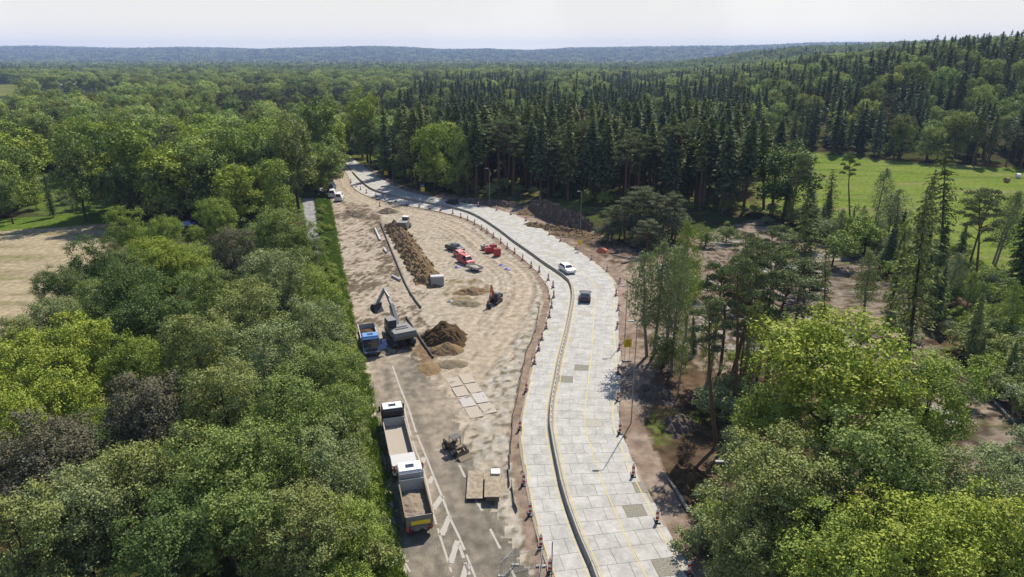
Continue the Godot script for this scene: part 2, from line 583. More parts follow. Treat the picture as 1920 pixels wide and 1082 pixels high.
# conifer with whorls of drooping branches
func make_spruce(sd: int, h: float, r: float, low: float, tiers: int, per: int, sprays: int, size: float, taper := 0.78) -> Array:
	rng.seed = sd
	var lv := Leaves.new()
	var st := ST()
	var tr := h * 0.010 + 0.04
	rod(st, Vector3(0, -0.6, 0), Vector3(0, h * 0.55, 0), tr * 1.3, tr * 0.75, 7)
	rod(st, Vector3(0, h * 0.55, 0), Vector3(0, h, 0), tr * 0.75, 0.015, 6)
	if low > 3.0:
		for i in 9:  # dead stubs below the crown
			var a := rng.randf() * TAU
			var y := rng.randf_range(low * 0.45, low)
			rod(st, Vector3(0, y, 0), Vector3(cos(a) * 1.1, y - 0.15, sin(a) * 1.1), 0.035, 0.012, 3, false)
	var side := [rng.randf() * TAU, rng.randf_range(0.1, 0.3)]
	for t in tiers:
		var f := (t + rng.randf_range(0.0, 0.8)) / tiers
		var y := lerpf(low, h * 0.985, f)
		var R := r * pow(1.0 - f, taper) * (1.0 if f > 0.12 else 0.7) + 0.12
		for b in per:
			var a := TAU * (b + rng.randf_range(-0.4, 0.4)) / per + t * 1.3
			var len: float = R * rng.randf_range(0.55, 1.12) * (1.0 + side[1] * cos(a - side[0]))
			var dir := Vector3(cos(a), 0, sin(a))
			var droop := rng.randf_range(0.1, 0.42)
			var tone := rng.randf_range(0.72, 1.2)
			for s in sprays:
				var g := (s + rng.randf_range(0.35, 1.0)) / sprays
				var p: Vector3 = Vector3(0, y, 0) + dir * len * g + Vector3(0, -len * droop * g * (1.25 - 0.5 * g), 0)
				p += Vector3(-dir.z, 0, dir.x) * rng.randf_range(-0.28, 0.28) * len * g
				var n := (dir * 0.45 + Vector3(0, 0.7, 0) + ball() * 0.5).normalized()
				var q := size * rng.randf_range(0.7, 1.3) * (0.55 + 0.45 * minf(1.0, R / r * 1.6))
				lv.add(p, n, dir + Vector3(0, -droop, 0) + ball() * 0.25, q * 1.25, q * 0.62, leaf_tint(tone, 0.0))
	return [done(st), lv.mesh(), h]

func protos() -> void:
	# near broadleaf, about 14 m
	PROTO.oak = [make_broad(11, 14, 5.2, 2.4, 6, 21, 25000, 0.21), make_broad(12, 14, 5.6, 2.0, 7, 20, 27000, 0.21), make_broad(13, 14, 4.6, 2.2, 5, 23, 22000, 0.21), make_broad(14, 14, 5.0, 1.8, 6, 25, 26000, 0.205), make_broad(15, 14, 5.2, 2.4, 8, 17, 25000, 0.21), make_broad(16, 14, 5.0, 2.0, 4, 30, 25000, 0.21)]
	PROTO.shrub = [make_broad(21, 4, 2.4, 0.1, 5, 9, 4600, 0.19, false), make_broad(22, 4, 2.1, 0.1, 4, 9, 3800, 0.19, false), make_broad(23, 4, 2.3, 0.1, 6, 8, 4200, 0.19, false)]
	PROTO.airy = [make_airy(31, 14, 2.5, 4.5, 330, 0.27), make_airy(32, 14, 2.1, 5.0, 260, 0.27), make_airy(33, 14, 2.8, 4.0, 360, 0.26)]
	PROTO.pine = [make_pine(41, 16, 3.4, 9.0, 17, 4200, 0.36), make_pine(42, 16, 3.0, 10.0, 14, 3400, 0.36), make_pine(43, 16, 3.7, 8.2, 19, 4600, 0.36)]
	PROTO.spruce = [make_spruce(51, 26, 3.9, 8.5, 32, 9, 6, 0.85, 0.62), make_spruce(52, 26, 3.4, 10.5, 28, 9, 6, 0.85, 0.55), make_spruce(53, 26, 4.2, 6.5, 34, 9, 6, 0.85, 0.66), make_spruce(54, 26, 3.2, 12.0, 24, 8, 6, 0.85, 0.5)]
	PROTO.fir = [make_spruce(61, 16, 3.4, 1.2, 34, 10, 6, 0.62), make_spruce(62, 16, 3.0, 0.6, 34, 10, 6, 0.6)]
	PROTO.larch = [make_spruce(63, 20, 5.0, 4.0, 24, 6, 13, 0.52, 0.55), make_spruce(64, 20, 4.6, 5.5, 20, 6, 13, 0.52, 0.45)]
	# woodland further off
	PROTO.broad_mid = [make_broad(71, 18, 6.4, 1.2, 5, 16, 7200, 0.5), make_broad(72, 18, 5.6, 1.6, 4, 17, 6400, 0.5), make_broad(73, 18, 6.8, 1.0, 6, 15, 7800, 0.5), make_broad(74, 18, 6.0, 0.8, 5, 18, 7000, 0.5), make_broad(75, 18, 5.4, 0.8, 3, 24, 6600, 0.5)]
	PROTO.spruce_mid = [make_spruce(81, 24, 3.6, 3.0, 26, 8, 4, 1.2, 0.62), make_spruce(82, 24, 3.2, 5.0, 22, 8, 4, 1.2, 0.5), make_spruce(83, 24, 4.0, 2.0, 26, 8, 4, 1.25, 0.72)]
	PROTO.pine_mid = [make_pine(91, 18, 3.8, 9.5, 16, 900, 0.95)]
	PROTO.broad_far = [make_broad(101, 18, 9.0, 0.0, 6, 6, 700, 2.1, false)]
	PROTO.spruce_far = [make_spruce(111, 22, 3.6, 1.0, 12, 6, 2, 3.0)]

const BARK := {"oak": "bark", "shrub": "bark", "airy": "bark_pale", "pine": "bark_pine", "spruce": "bark_pine", "fir": "bark", "larch": "bark", "broad_mid": "bark", "spruce_mid": "bark_pine", "pine_mid": "bark_pine"}
const TREE_NAME := {"oak": "broadleaf_tree", "shrub": "shrub", "airy": "birch_tree", "pine": "pine_tree", "spruce": "spruce_tree", "fir": "fir_tree", "larch": "larch_tree", "broad_mid": "broadleaf_tree", "spruce_mid": "spruce_tree", "pine_mid": "pine_tree"}

func tree(kind: String, which: int, foot: Vector3, h: float, wide: float, tint: String, label: String, group := "", lean := Vector2.ZERO, turn := -1.0) -> Node3D:
	var pr: Array = PROTO[kind][which % PROTO[kind].size()]
	foot.y = land(foot.x, foot.z)
	var o := thing(TREE_NAME[kind], label, "shrub" if kind == "shrub" else "tree", foot, 0, group)
	var k: float = h / pr[2]
	var b := Basis.from_euler(Vector3(lean.y, rng.randf() * TAU if turn < 0 else turn, lean.x))
	o.basis = b.scaled_local(Vector3(k * wide, k, k * wide))
	if kind != "shrub": put("trunk", pr[0], M[BARK[kind]], o)
	else: put("stem", pr[0], M.bark, o)
	put("crown", pr[1], M.lf[tint], o)
	return o

# crown centre seen at (u, v): stand the tree under that sight line
func under(u: float, v: float, crown_height: float) -> Vector3:
	var p := at(u, v, crown_height)
	return Vector3(p.x, 0, p.z)

# ---------- lie of the land ----------
func land(x: float, z: float) -> float:
	var d := -z
	if d < 240.0: return 0.0
	var q := x / d
	var h := 34.0 * smoothstep(285, 480, d) * smoothstep(0.2, 0.75, q) + 12.0 * smoothstep(420, 850, d) * smoothstep(0.2, 0.42, q)
	h += 30.0 * smoothstep(1300, 2100, d) * smoothstep(0.16, 0.38, q) * (1.0 - 0.6 * smoothstep(0.55, 0.75, q))
	var ridge := 118.0 + 34.0 * noise_c.get_noise_2d(x * 0.05, 700.0) + 8.0 * smoothstep(-0.1, -0.7, q)
	h += ridge * smoothstep(4200, 7600, d)
	h += 3.0 * smoothstep(400, 900, d) * noise_c.get_noise_2d(x * 0.3, z * 0.3)
	return h

func outlines() -> void:
	noise_a.seed = 3
	noise_a.frequency = 0.22
	noise_a.fractal_octaves = 4
	noise_b.seed = 8
	noise_b.frequency = 0.05
	noise_b.fractal_octaves = 3
	noise_c.seed = 5
	noise_c.frequency = 0.01
	L_EDGE = smooth(line2([1052, 1130, 1035, 1082, 1008, 998, 1000, 961, 991, 925, 986, 892, 977, 847, 978, 795, 984, 760, 990, 726, 996, 693, 1008, 655, 1020, 620, 1026, 598, 1031, 580, 1033, 559, 1028, 541, 1018, 523, 1007, 507, 984, 488, 958, 468, 935, 449, 908, 429, 885, 416, 858, 406, 811, 395, 764, 386, 725, 378, 694, 369, 673, 360, 660, 347, 653, 330, 645, 316, 632, 300, 610, 285]), 0.7)
	BAR = smooth(line2([1132, 1130, 1113, 1076, 1096, 1037, 1080, 998, 1066, 959, 1054, 920, 1045, 878, 1037, 838, 1031, 797, 1034, 755, 1040, 724, 1046, 689, 1053, 658, 1062, 622, 1068, 593, 1073, 560, 1071, 540, 1064, 527, 1047, 514, 1020, 496, 993, 476, 963, 455, 936, 434, 906, 414, 883, 402, 858, 394, 820, 386, 788, 380, 749, 372, 717, 364, 698, 357, 686, 349, 673, 337, 661, 324, 650, 311, 640, 300, 620, 285]), 0.7)
	R_EDGE = smooth(line2([1335, 1130, 1299, 1082, 1267, 1031, 1253, 1000, 1233, 959, 1208, 917, 1188, 877, 1172, 838, 1161, 808, 1158, 780, 1160, 740, 1163, 700, 1160, 657, 1156, 610, 1158, 570, 1157, 540, 1152, 525, 1140, 512, 1116, 493, 1094, 477, 1066, 458, 1034, 442, 1007, 424, 979, 410, 956, 401, 917, 390, 885, 383, 835, 375, 790, 366, 757, 357, 733, 347, 714, 336, 697, 324, 682, 313, 669, 304, 650, 292, 640, 284]), 0.7)
	var site := line2([610, 285, 632, 312, 612, 345, 622, 380, 627, 420, 636, 470, 648, 530, 660, 590, 668, 650, 688, 700, 700, 760, 714, 830, 728, 900, 741, 985, 750, 1032, 770, 1130])
	for p in L_EDGE: site.append(p)
	POLY.site = site
	POLY.verge = line2([590, 372, 618, 376, 627, 420, 636, 470, 648, 530, 660, 590, 668, 650, 688, 700, 700, 760, 714, 830, 728, 900, 741, 985, 750, 1032, 770, 1130, 700, 1130, 690, 1000, 672, 850, 650, 720, 620, 620, 605, 540, 596, 460])
	POLY.asphalt = line2([774, 1130, 764, 1080, 751, 1032, 743, 985, 730, 900, 718, 840, 708, 790, 699, 740, 692, 705, 686, 668, 720, 664, 768, 668, 795, 690, 806, 708, 835, 742, 858, 790, 880, 850, 906, 905, 930, 960, 955, 1010, 985, 1060, 1020, 1130])
	POLY.field = line2([-420, 660, 0, 640, 40, 640, 100, 600, 150, 545, 200, 470, 235, 440, 215, 414, 120, 412, 0, 420, -500, 430])
	POLY.field_green = line2([-500, 418, 0, 410, 120, 404, 205, 406, 215, 418, 100, 427, 0, 434, -500, 444])
	POLY.meadow = line2([1405, 281, 1500, 288, 1600, 297, 1700, 303, 1800, 309, 1925, 317, 2300, 340, 2300, 540, 1920, 545, 1840, 520, 1780, 480, 1700, 450, 1600, 425, 1500, 400, 1430, 392])
	POLY.glade = line2([30, 345, 130, 335, 200, 350, 240, 380, 215, 404, 100, 404, 30, 380])
	POLY.glade_far = line2([-60, 158, 52, 158, 54, 168, 48, 179, -60, 182])
	POLY.cleared = line2([1100, 470, 1200, 446, 1330, 436, 1390, 416, 1440, 406, 1480, 440, 1560, 468, 1640, 485, 1700, 540, 1720, 620, 1800, 700, 1920, 790, 2050, 870, 2050, 960, 1840, 900, 1760, 780, 1690, 720, 1600, 700, 1400, 705, 1300, 690, 1210, 700, 1175, 620, 1175, 545])
	POLY.verge_right = line2([669, 304, 690, 310, 745, 345, 800, 360, 880, 372, 960, 380, 1040, 395, 1130, 440, 1190, 470, 1215, 530, 1225, 640, 1225, 720, 1215, 800, 1235, 860, 1280, 950, 1330, 1040, 1390, 1130])
	var rv := R_EDGE.duplicate()
	for p in rv: POLY.verge_right.append(p)
	POLY.path = line2([566, 372, 590, 372, 600, 440, 606, 480, 585, 480, 575, 430])
	POLY.road = L_EDGE.duplicate()
	rv.reverse()
	for p in rv: POLY.road.append(p)
	POLY.far_road = line2([610, 285, 640, 284, 668, 270, 672, 262, 640, 268, 600, 280])
	POLY.left_wood = line2([205, 445, 300, 412, 420, 398, 545, 420, 572, 480, 590, 560, 612, 640, 645, 730, 668, 830, 690, 930, 705, 1060, 712, 1180, -160, 1260, -160, 700, 0, 660, 60, 590, 120, 520], 9.0)

func track(p: Vector2, l: PackedVector2Array, half: float) -> float:
	# 1 in the two wheel ruts of a track
	var d := dist_line(p, l)
	return exp(-pow((d - half) / 0.32, 2.0))

func mixc(a: Color, b: Color, t: float) -> Color:
	return a.lerp(b, clampf(t, 0.0, 1.0))

var TRACKS := []

# [colour, height] of the ground
func soil_at(x: float, z: float) -> Array:
	var p := Vector2(x, z)
	var d := -z
	var n1 := noise_a.get_noise_2d(x, z)          # metre scale
	var n2 := noise_b.get_noise_2d(x, z)          # ten metre scale
	var n3 := noise_a.get_noise_2d(x * 3.1 + 90, z * 3.1)
	var w := p + Vector2(noise_a.get_noise_2d(x + 300, z), noise_a.get_noise_2d(x, z + 300)) * 0.9
	var floor_c := mixc(Color(0.075, 0.058, 0.034), Color(0.070, 0.092, 0.028), 0.5 + 1.6 * n2 + n1)
	if d > 190.0 and x <= -45.0: floor_c = mixc(Color(0.085, 0.085, 0.035), Color(0.12, 0.165, 0.04), 0.65 + 1.8 * n1 + n2)
	if d > 190.0 and x > -45.0 and x < 110.0: floor_c = mixc(Color(0.11, 0.10, 0.05), Color(0.15, 0.18, 0.045), 0.5 + 1.8 * n1 + n2)
	if d > 420.0:
		if inside(p, "glade_far"): return [Color(0.19, 0.20, 0.06), 0.0]
		return [Color(0.06, 0.085, 0.028), 0.0]
	var c := floor_c
	var h := 0.10 * n1 + 0.15 * n2
	if d < 120.0 and x > 15.0:
		c = mixc(Color(0.15, 0.105, 0.068), Color(0.07, 0.05, 0.033), 0.5 + 1.4 * n1 + n2)
		c = mixc(c, Color(0.12, 0.15, 0.04), (n2 + 0.6 * n3 - 0.22) * 3.0)
	if inside(w, "meadow"):
		c = mixc(Color(0.170, 0.235, 0.042), Color(0.205, 0.252, 0.062), 0.5 + 1.5 * n2 + 0.6 * n1)
		c = mixc(c, Color(0.25, 0.23, 0.11), (noise_b.get_noise_2d(x * 0.35, z * 1.3 + 60) - 0.22) * 3.0)
		c = mixc(c, Color(0.125, 0.188, 0.034), (noise_b.get_noise_2d(x * 0.4 + 9, z * 2.2) - 0.05) * 2.2)
		h = 0.05 * n2
	elif inside(w, "field"):
		var streak := noise_b.get_noise_2d(x * 0.5, z * 3.2)
		var swath := 0.5 + 0.5 * sin(z * 0.9 + 1.2 * n2 + x * 0.03)
		c = mixc(Color(0.42, 0.355, 0.235), Color(0.30, 0.255, 0.16), 0.35 + 1.2 * streak + 0.5 * (swath - 0.5) + 0.4 * n3)
		c = mixc(c, Color(0.22, 0.22, 0.08), (streak - 0.25) * 2.0)
		h = 0.04 * streak
	if inside(w, "field_green"): c = mixc(Color(0.14, 0.20, 0.03), Color(0.10, 0.16, 0.03), 0.5 + n1)
	if inside(w, "glade"): c = mixc(Color(0.13, 0.19, 0.035), Color(0.10, 0.14, 0.04), 0.5 + 1.5 * n1)
	if inside(w, "verge"): c = mixc(Color(0.125, 0.165, 0.035), Color(0.06, 0.08, 0.028), 0.45 + 1.5 * n1 + 1.2 * n3)
	if inside(w, "cleared"):
		n1 = 0.5 * n1 + 0.85 * noise_a.get_noise_2d(x * 2.4 + z * 0.9 + 31, z * 1.1)
		n3 = noise_a.get_noise_2d(x * 4.6 + 20, z * 2.4)
		var chip := noise_a.get_noise_2d(x * 3.0 + 40, z * 1.5)
		c = mixc(Color(0.30, 0.245, 0.19), Color(0.095, 0.072, 0.052), 0.62 + 1.2 * n1 + 2.2 * chip + 1.4 * n2 + 1.2 * n3)
		c = mixc(c, Color(0.46, 0.43, 0.40), (n2 * 1.2 + n3 * 0.6 - 0.30) * 3.0)
		c = mixc(c, Color(0.12, 0.14, 0.045), (n1 + 0.5 * n2 - 0.25) * 3.0)
		h = 0.22 * n1 + 0.25 * n2 + 0.08 * chip
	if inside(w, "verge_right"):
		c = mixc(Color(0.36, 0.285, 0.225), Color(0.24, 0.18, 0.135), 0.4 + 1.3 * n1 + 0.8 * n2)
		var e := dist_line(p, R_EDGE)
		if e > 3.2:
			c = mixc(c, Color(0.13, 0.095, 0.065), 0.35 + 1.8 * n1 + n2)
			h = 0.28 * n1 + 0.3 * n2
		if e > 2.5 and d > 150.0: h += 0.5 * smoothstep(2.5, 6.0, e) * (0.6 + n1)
	if inside(w, "site"):
		n1 = 0.4 * n1 + 0.6 * noise_a.get_noise_2d(x * 2.6 + z * 0.5 + 11, z * 1.0)
		n3 = 0.75 * noise_a.get_noise_2d(x * 5.0 + z + 90, z * 2.2)
		var sandy := Color(0.465, 0.405, 0.315)
		c = mixc(sandy, Color(0.355, 0.302, 0.228), 0.25 + 1.1 * n2 + 0.4 * n1)
		c = mixc(c, Color(0.55, 0.485, 0.395), (n3 + n2 - 0.22) * 1.5)
		c = mixc(c, Color(0.22, 0.18, 0.13), (n3 * 1.3 - n2 - 0.48) * 2.5)
		h = 0.08 * n1 + 0.08 * n3
		if (TRACKS[0][2] as Rect2).grow(4.0).has_point(p):
			var al := along_line(p, TRACKS[0][0], 1.5)
			var off: float = al[0] * al[2]
			if al[0] < 8.0:
				var st1 := noise_a.get_noise_2d(off * 5.0, al[1] * 0.16)
				var st2 := noise_a.get_noise_2d(off * 9.0 + 70, al[1] * 0.22)
				var fade := smoothstep(8.0, 4.0, al[0])
				c = mixc(c, Color(0.30, 0.24, 0.172), (st1 * 1.1 + 0.04) * fade)
				c = mixc(c, Color(0.54, 0.47, 0.375), (-st1 * 0.9 + 0.7 * st2) * fade)
				h = lerpf(h, 0.07 * st1 + 0.04 * st2, fade)
		if inside(w, "dug"):
			c = mixc(Color(0.455, 0.39, 0.305), Color(0.16, 0.128, 0.092), 0.34 + 2.9 * n1 + 2.0 * n2 + 2.4 * n3)
			h = 0.20 * n1 + 0.16 * n3
		if inside(w, "dark_soil"):
			c = mixc(c, Color(0.16, 0.12, 0.083), 0.62 + 2.0 * n1 + 0.5 * n3)
			h += 0.25 * n1
		if inside(w, "olive_soil"):
			c = mixc(c, Color(0.22, 0.18, 0.10), 0.4 + 2.2 * n1)
		if inside(w, "pit"):
			c = mixc(c, Color(0.24, 0.165, 0.095), 0.7 + n1)
		var le := dist_line(p, L_EDGE)
		if le < 6.5 and le > 1.4 and d < 175.0:   # rough pale strip by the slab road
			var k := (0.5 + 1.6 * n1 + 1.2 * n3) * smoothstep(6.5, 5.0, le)
			c = mixc(c, Color(0.47, 0.44, 0.385), k)
			c = mixc(c, Color(0.20, 0.18, 0.125), (n3 * 1.1 + noise_a.get_noise_2d(x * 2.0, z * 2.0 + 77) - 0.16) * 3.2)
			h += 0.08 * n3 + 0.10 * n1
		elif le <= 1.4:
			c = mixc(Color(0.34, 0.265, 0.205), Color(0.27, 0.20, 0.15), 0.5 + 1.4 * n1)
			h = 0.03 * n1
		for t in TRACKS:
			if (t[2] as Rect2).has_point(p):
				var dd := dist_line(p, t[0])
				var k: float = t[1]
				var band := smoothstep(2.3, 1.7, dd)
				var rut: float = exp(-pow((dd - 1.05) / 0.40, 2.0)) * k
				var lip: float = exp(-pow((dd - 1.95) / 0.32, 2.0)) * k
				c = mixc(c, Color(0.445, 0.37, 0.275), band * 0.8 * k)
				c = mixc(c, Color(0.53, 0.455, 0.355), rut * (0.75 + n1))
				h = lerpf(h, 0.03 * n1, band * k)
				h += -0.10 * rut + 0.13 * lip * (0.7 + n1)
				c = mixc(c, Color(0.24, 0.19, 0.135), lip * (0.35 + 1.6 * n1 + n3))
	if inside(p, "road") or inside(p, "asphalt") or inside(p, "path"):
		h = 0.0
		if inside(p, "road"): c = Color(0.33, 0.28, 0.215)
	return [c, h]

func ground() -> void:
	POLY.dug = line2([622, 375, 660, 378, 712, 410, 735, 470, 765, 540, 800, 610, 815, 668, 780, 690, 740, 665, 700, 660, 668, 655, 655, 590, 640, 500, 628, 430])
	POLY.dark_soil = line2([640, 378, 688, 384, 715, 405, 722, 430, 700, 440, 690, 420, 655, 400])
	POLY.olive_soil = line2([835, 525, 880, 520, 915, 530, 920, 548, 870, 570, 830, 560])
	POLY.pit = line2([768, 632, 790, 622, 830, 690, 818, 706, 780, 668])
	var tr := [[[880, 690, 905, 660, 940, 620, 970, 580, 985, 545, 975, 515, 945, 490, 915, 470, 880, 440, 830, 415, 770, 400, 720, 388, 680, 372, 655, 350, 640, 325], 1.0],
		[[862, 735, 905, 680, 940, 640, 965, 600], 0.7],
		[[850, 705, 872, 650, 880, 600, 900, 575], 0.6]]
	for t in tr:
		var l := smooth(line2(t[0]), 1.5)
		var box2 := Rect2(l[0], Vector2.ZERO)
		for p in l: box2 = box2.expand(p)
		TRACKS.append([l, t[1], box2.grow(3.5)])
	var xs := PackedFloat32Array()
	var x := -72.0
	while x < 48.0:
		xs.append(x)
		x += 0.32 if x > -42.0 and x < 16.0 else 0.5
	var st := 0.6
	x = 48.0
	while x < 9000.0:
		xs.append(x)
		x += st
		st *= 1.07
	st = 0.6
	x = -72.6
	var left := []
	while x > -9000.0:
		left.append(x)
		x -= st
		st *= 1.075
	left.reverse()
	var all := PackedFloat32Array(left)
	all.append_array(xs)
	xs = all
	var ds := PackedFloat32Array([-150, -80, -40, -10, 10, 25, 34, 40, 43])
	var d := 45.0
	while d < 11000.0:
		ds.append(d)
		if d < 135: d += 0.34
		elif d < 185: d += 0.5
		elif d < 270: d += 0.9
		else: d += 0.9 + (d - 270) * 0.035
	var nx := xs.size()
	var P := PackedVector3Array()
	var C := PackedColorArray()
	var I := PackedInt32Array()
	P.resize(nx * ds.size())
	C.resize(nx * ds.size())
	for j in ds.size():
		for i in nx:
			var k := j * nx + i
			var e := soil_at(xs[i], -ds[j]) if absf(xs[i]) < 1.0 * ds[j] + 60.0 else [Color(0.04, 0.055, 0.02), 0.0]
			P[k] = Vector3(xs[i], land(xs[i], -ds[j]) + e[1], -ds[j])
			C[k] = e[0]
			if i > 0 and j > 0:
				var a := k - nx - 1
				I.append_array(PackedInt32Array([a, k, a + 1, a, k - 1, k]))
	var N := PackedVector3Array()
	N.resize(P.size())
	for j in ds.size():
		for i in nx:
			var k := j * nx + i
			var ex := P[j * nx + mini(i + 1, nx - 1)] - P[j * nx + maxi(i - 1, 0)]
			var ez := P[maxi(j - 1, 0) * nx + i] - P[mini(j + 1, ds.size() - 1) * nx + i]
			N[k] = ez.cross(ex).normalized()
	var a := []
	a.resize(Mesh.ARRAY_MAX)
	a[Mesh.ARRAY_VERTEX] = P
	a[Mesh.ARRAY_NORMAL] = N
	a[Mesh.ARRAY_COLOR] = C
	a[Mesh.ARRAY_INDEX] = I
	var m := ArrayMesh.new()
	m.add_surface_from_arrays(Mesh.PRIMITIVE_TRIANGLES, a)
	structure("ground", m, M.ground)

# sheet cut out of a fine grid, so that its edge frays and its dirt has an outline
func sheet(poly: PackedVector2Array, step: float, y: float, fray: float, paint: Callable) -> ArrayMesh:
	var r := Rect2(poly[0], Vector2.ZERO)
	for p in poly: r = r.expand(p)
	var st := SurfaceTool.new()
	st.begin(Mesh.PRIMITIVE_TRIANGLES)
	var nx := int(r.size.x / step) + 1
	var nz := int(r.size.y / step) + 1
	for j in nz:
		for i in nx:
			var o := r.position + Vector2(i, j) * step
			var c := o + Vector2(step, step) * 0.5
			c += Vector2(noise_a.get_noise_2d(c.x * 2, c.y * 2), noise_a.get_noise_2d(c.x * 2 + 50, c.y * 2)) * fray
			if not Geometry2D.is_point_in_polygon(c, poly): continue
			for q in [[0, 0], [1, 0], [1, 1], [0, 0], [1, 1], [0, 1]]:
				var p := o + Vector2(q[0], q[1]) * step
				st.set_color(paint.call(p))
				st.set_normal(Vector3.UP)
				st.add_vertex(Vector3(p.x, y, p.y))
	st.index()
	return st.commit()

func old_road() -> void:
	var paint := func(p: Vector2) -> Color:
		var way := p.x * -0.27 + p.y * -0.96
		var side := p.x * 0.96 - p.y * 0.27
		var n := 0.9 * noise_a.get_noise_2d(side * 1.6, way * 0.16) + 0.7 * noise_b.get_noise_2d(p.x * 1.4, p.y * 1.4)
		var fine := noise_a.get_noise_2d(side * 5.0, way * 1.6 + 20)
		var c := mixc(Color(0.195, 0.178, 0.145), Color(0.225, 0.205, 0.165), 0.5 + fine)
		var dusty := 0.26 + 0.9 * n + 0.3 * fine + 0.020 * (-p.y - 62.0)
		return mixc(c, Color(0.385, 0.325, 0.255), clampf(dusty, 0.0, 0.92))
	structure("asphalt_road", sheet(POLY.asphalt, 0.35, 0.012, 1.1, paint), M.ground)
	var edge := smooth(line2([774, 1130, 764, 1080, 751, 1032, 743, 985, 730, 900, 718, 840, 708, 790, 699, 740, 692, 705]), 1.0)
	var k := put("kerb", ribbon(edge, -0.75, -0.05, 0.10, 0.3), M.kerb)
	k.set_meta("kind", "structure")
	# worn paint
	var mk := Node3D.new()
	mk.name = "road_markings"
	mk.set_meta("kind", "structure")
	add_child(mk)
	var worn := func(px: Array, half: float, keep: float, called: String) -> void:
		var l := smooth(line2(px), 0.6)
		var st := ST()
		for i in l.size() - 1:
			if rng.randf() > keep: continue
			var t := (l[i + 1] - l[i]).normalized()
			var n := Vector2(-t.y, t.x)
			var h0 := half * rng.randf_range(0.75, 1.0)
			var q := [l[i] - n * h0, l[i] + n * h0, l[i + 1] + n * h0, l[i + 1] - n * h0]
			quad(st, Vector3(q[0].x, 0.019, q[0].y), Vector3(q[1].x, 0.019, q[1].y), Vector3(q[2].x, 0.019, q[2].y), Vector3(q[3].x, 0.019, q[3].y), Vector3.UP)
		put(called, done(st), M.line_white, mk)
	rng.seed = 77
	worn.call([860, 1130, 849, 1082, 825, 1005, 812, 961, 803, 916, 790, 870, 778, 840, 766, 800, 757, 760], 0.11, 0.93, "edge_line")
	worn.call([912, 1130, 891, 1082, 863, 1012, 845, 974, 827, 927, 810, 885, 796, 849, 781, 813, 765, 763, 750, 726, 736, 686], 0.12, 0.95, "edge_line")
	for b in [[829, 930, 812, 955], [843, 968, 828, 1004], [858, 1014, 845, 1056], [877, 1058, 866, 1090], [796, 858, 789, 871], [812, 893, 805, 906]]:
		worn.call(b, 0.32, 1.0, "hatch_bar")
	worn.call([861, 1022, 880, 1078], 0.16, 0.9, "hatch_bar")
	for b in [[891, 936, 904, 958], [919, 992, 938, 1029], [957, 1066, 973, 1098], [861, 872, 872, 895]]:
		worn.call(b, 0.13, 1.0, "dash")
	worn.call([750, 1032, 757, 1050, 769, 1073], 0.1, 0.7, "edge_line")
	structure("cycle_path", sheet(POLY.path, 0.5, 0.02, 0.1, func(p: Vector2) -> Color: return Color(0.34, 0.34, 0.34) * (1.0 + 0.3 * noise_a.get_noise_2d(p.x, p.y))), M.ground)
	structure("far_road", sheet(POLY.far_road, 1.0, land(-80, -235) + 0.25, 0.4, func(_p: Vector2) -> Color: return Color(0.3, 0.29, 0.28)), M.ground)

# distance from a point along a direction to a line, or a fallback
func reach(o: Vector2, dir: Vector2, l: PackedVector2Array, far: float, or_else: float) -> float:
	var best := 1e9
	for i in l.size() - 1:
		var h = Geometry2D.segment_intersects_segment(o, o + dir * far, l[i], l[i + 1])
		if h != null: best = minf(best, o.distance_to(h))
	return best if best < 1e8 else or_else

const SLAB_TOP := 0.12

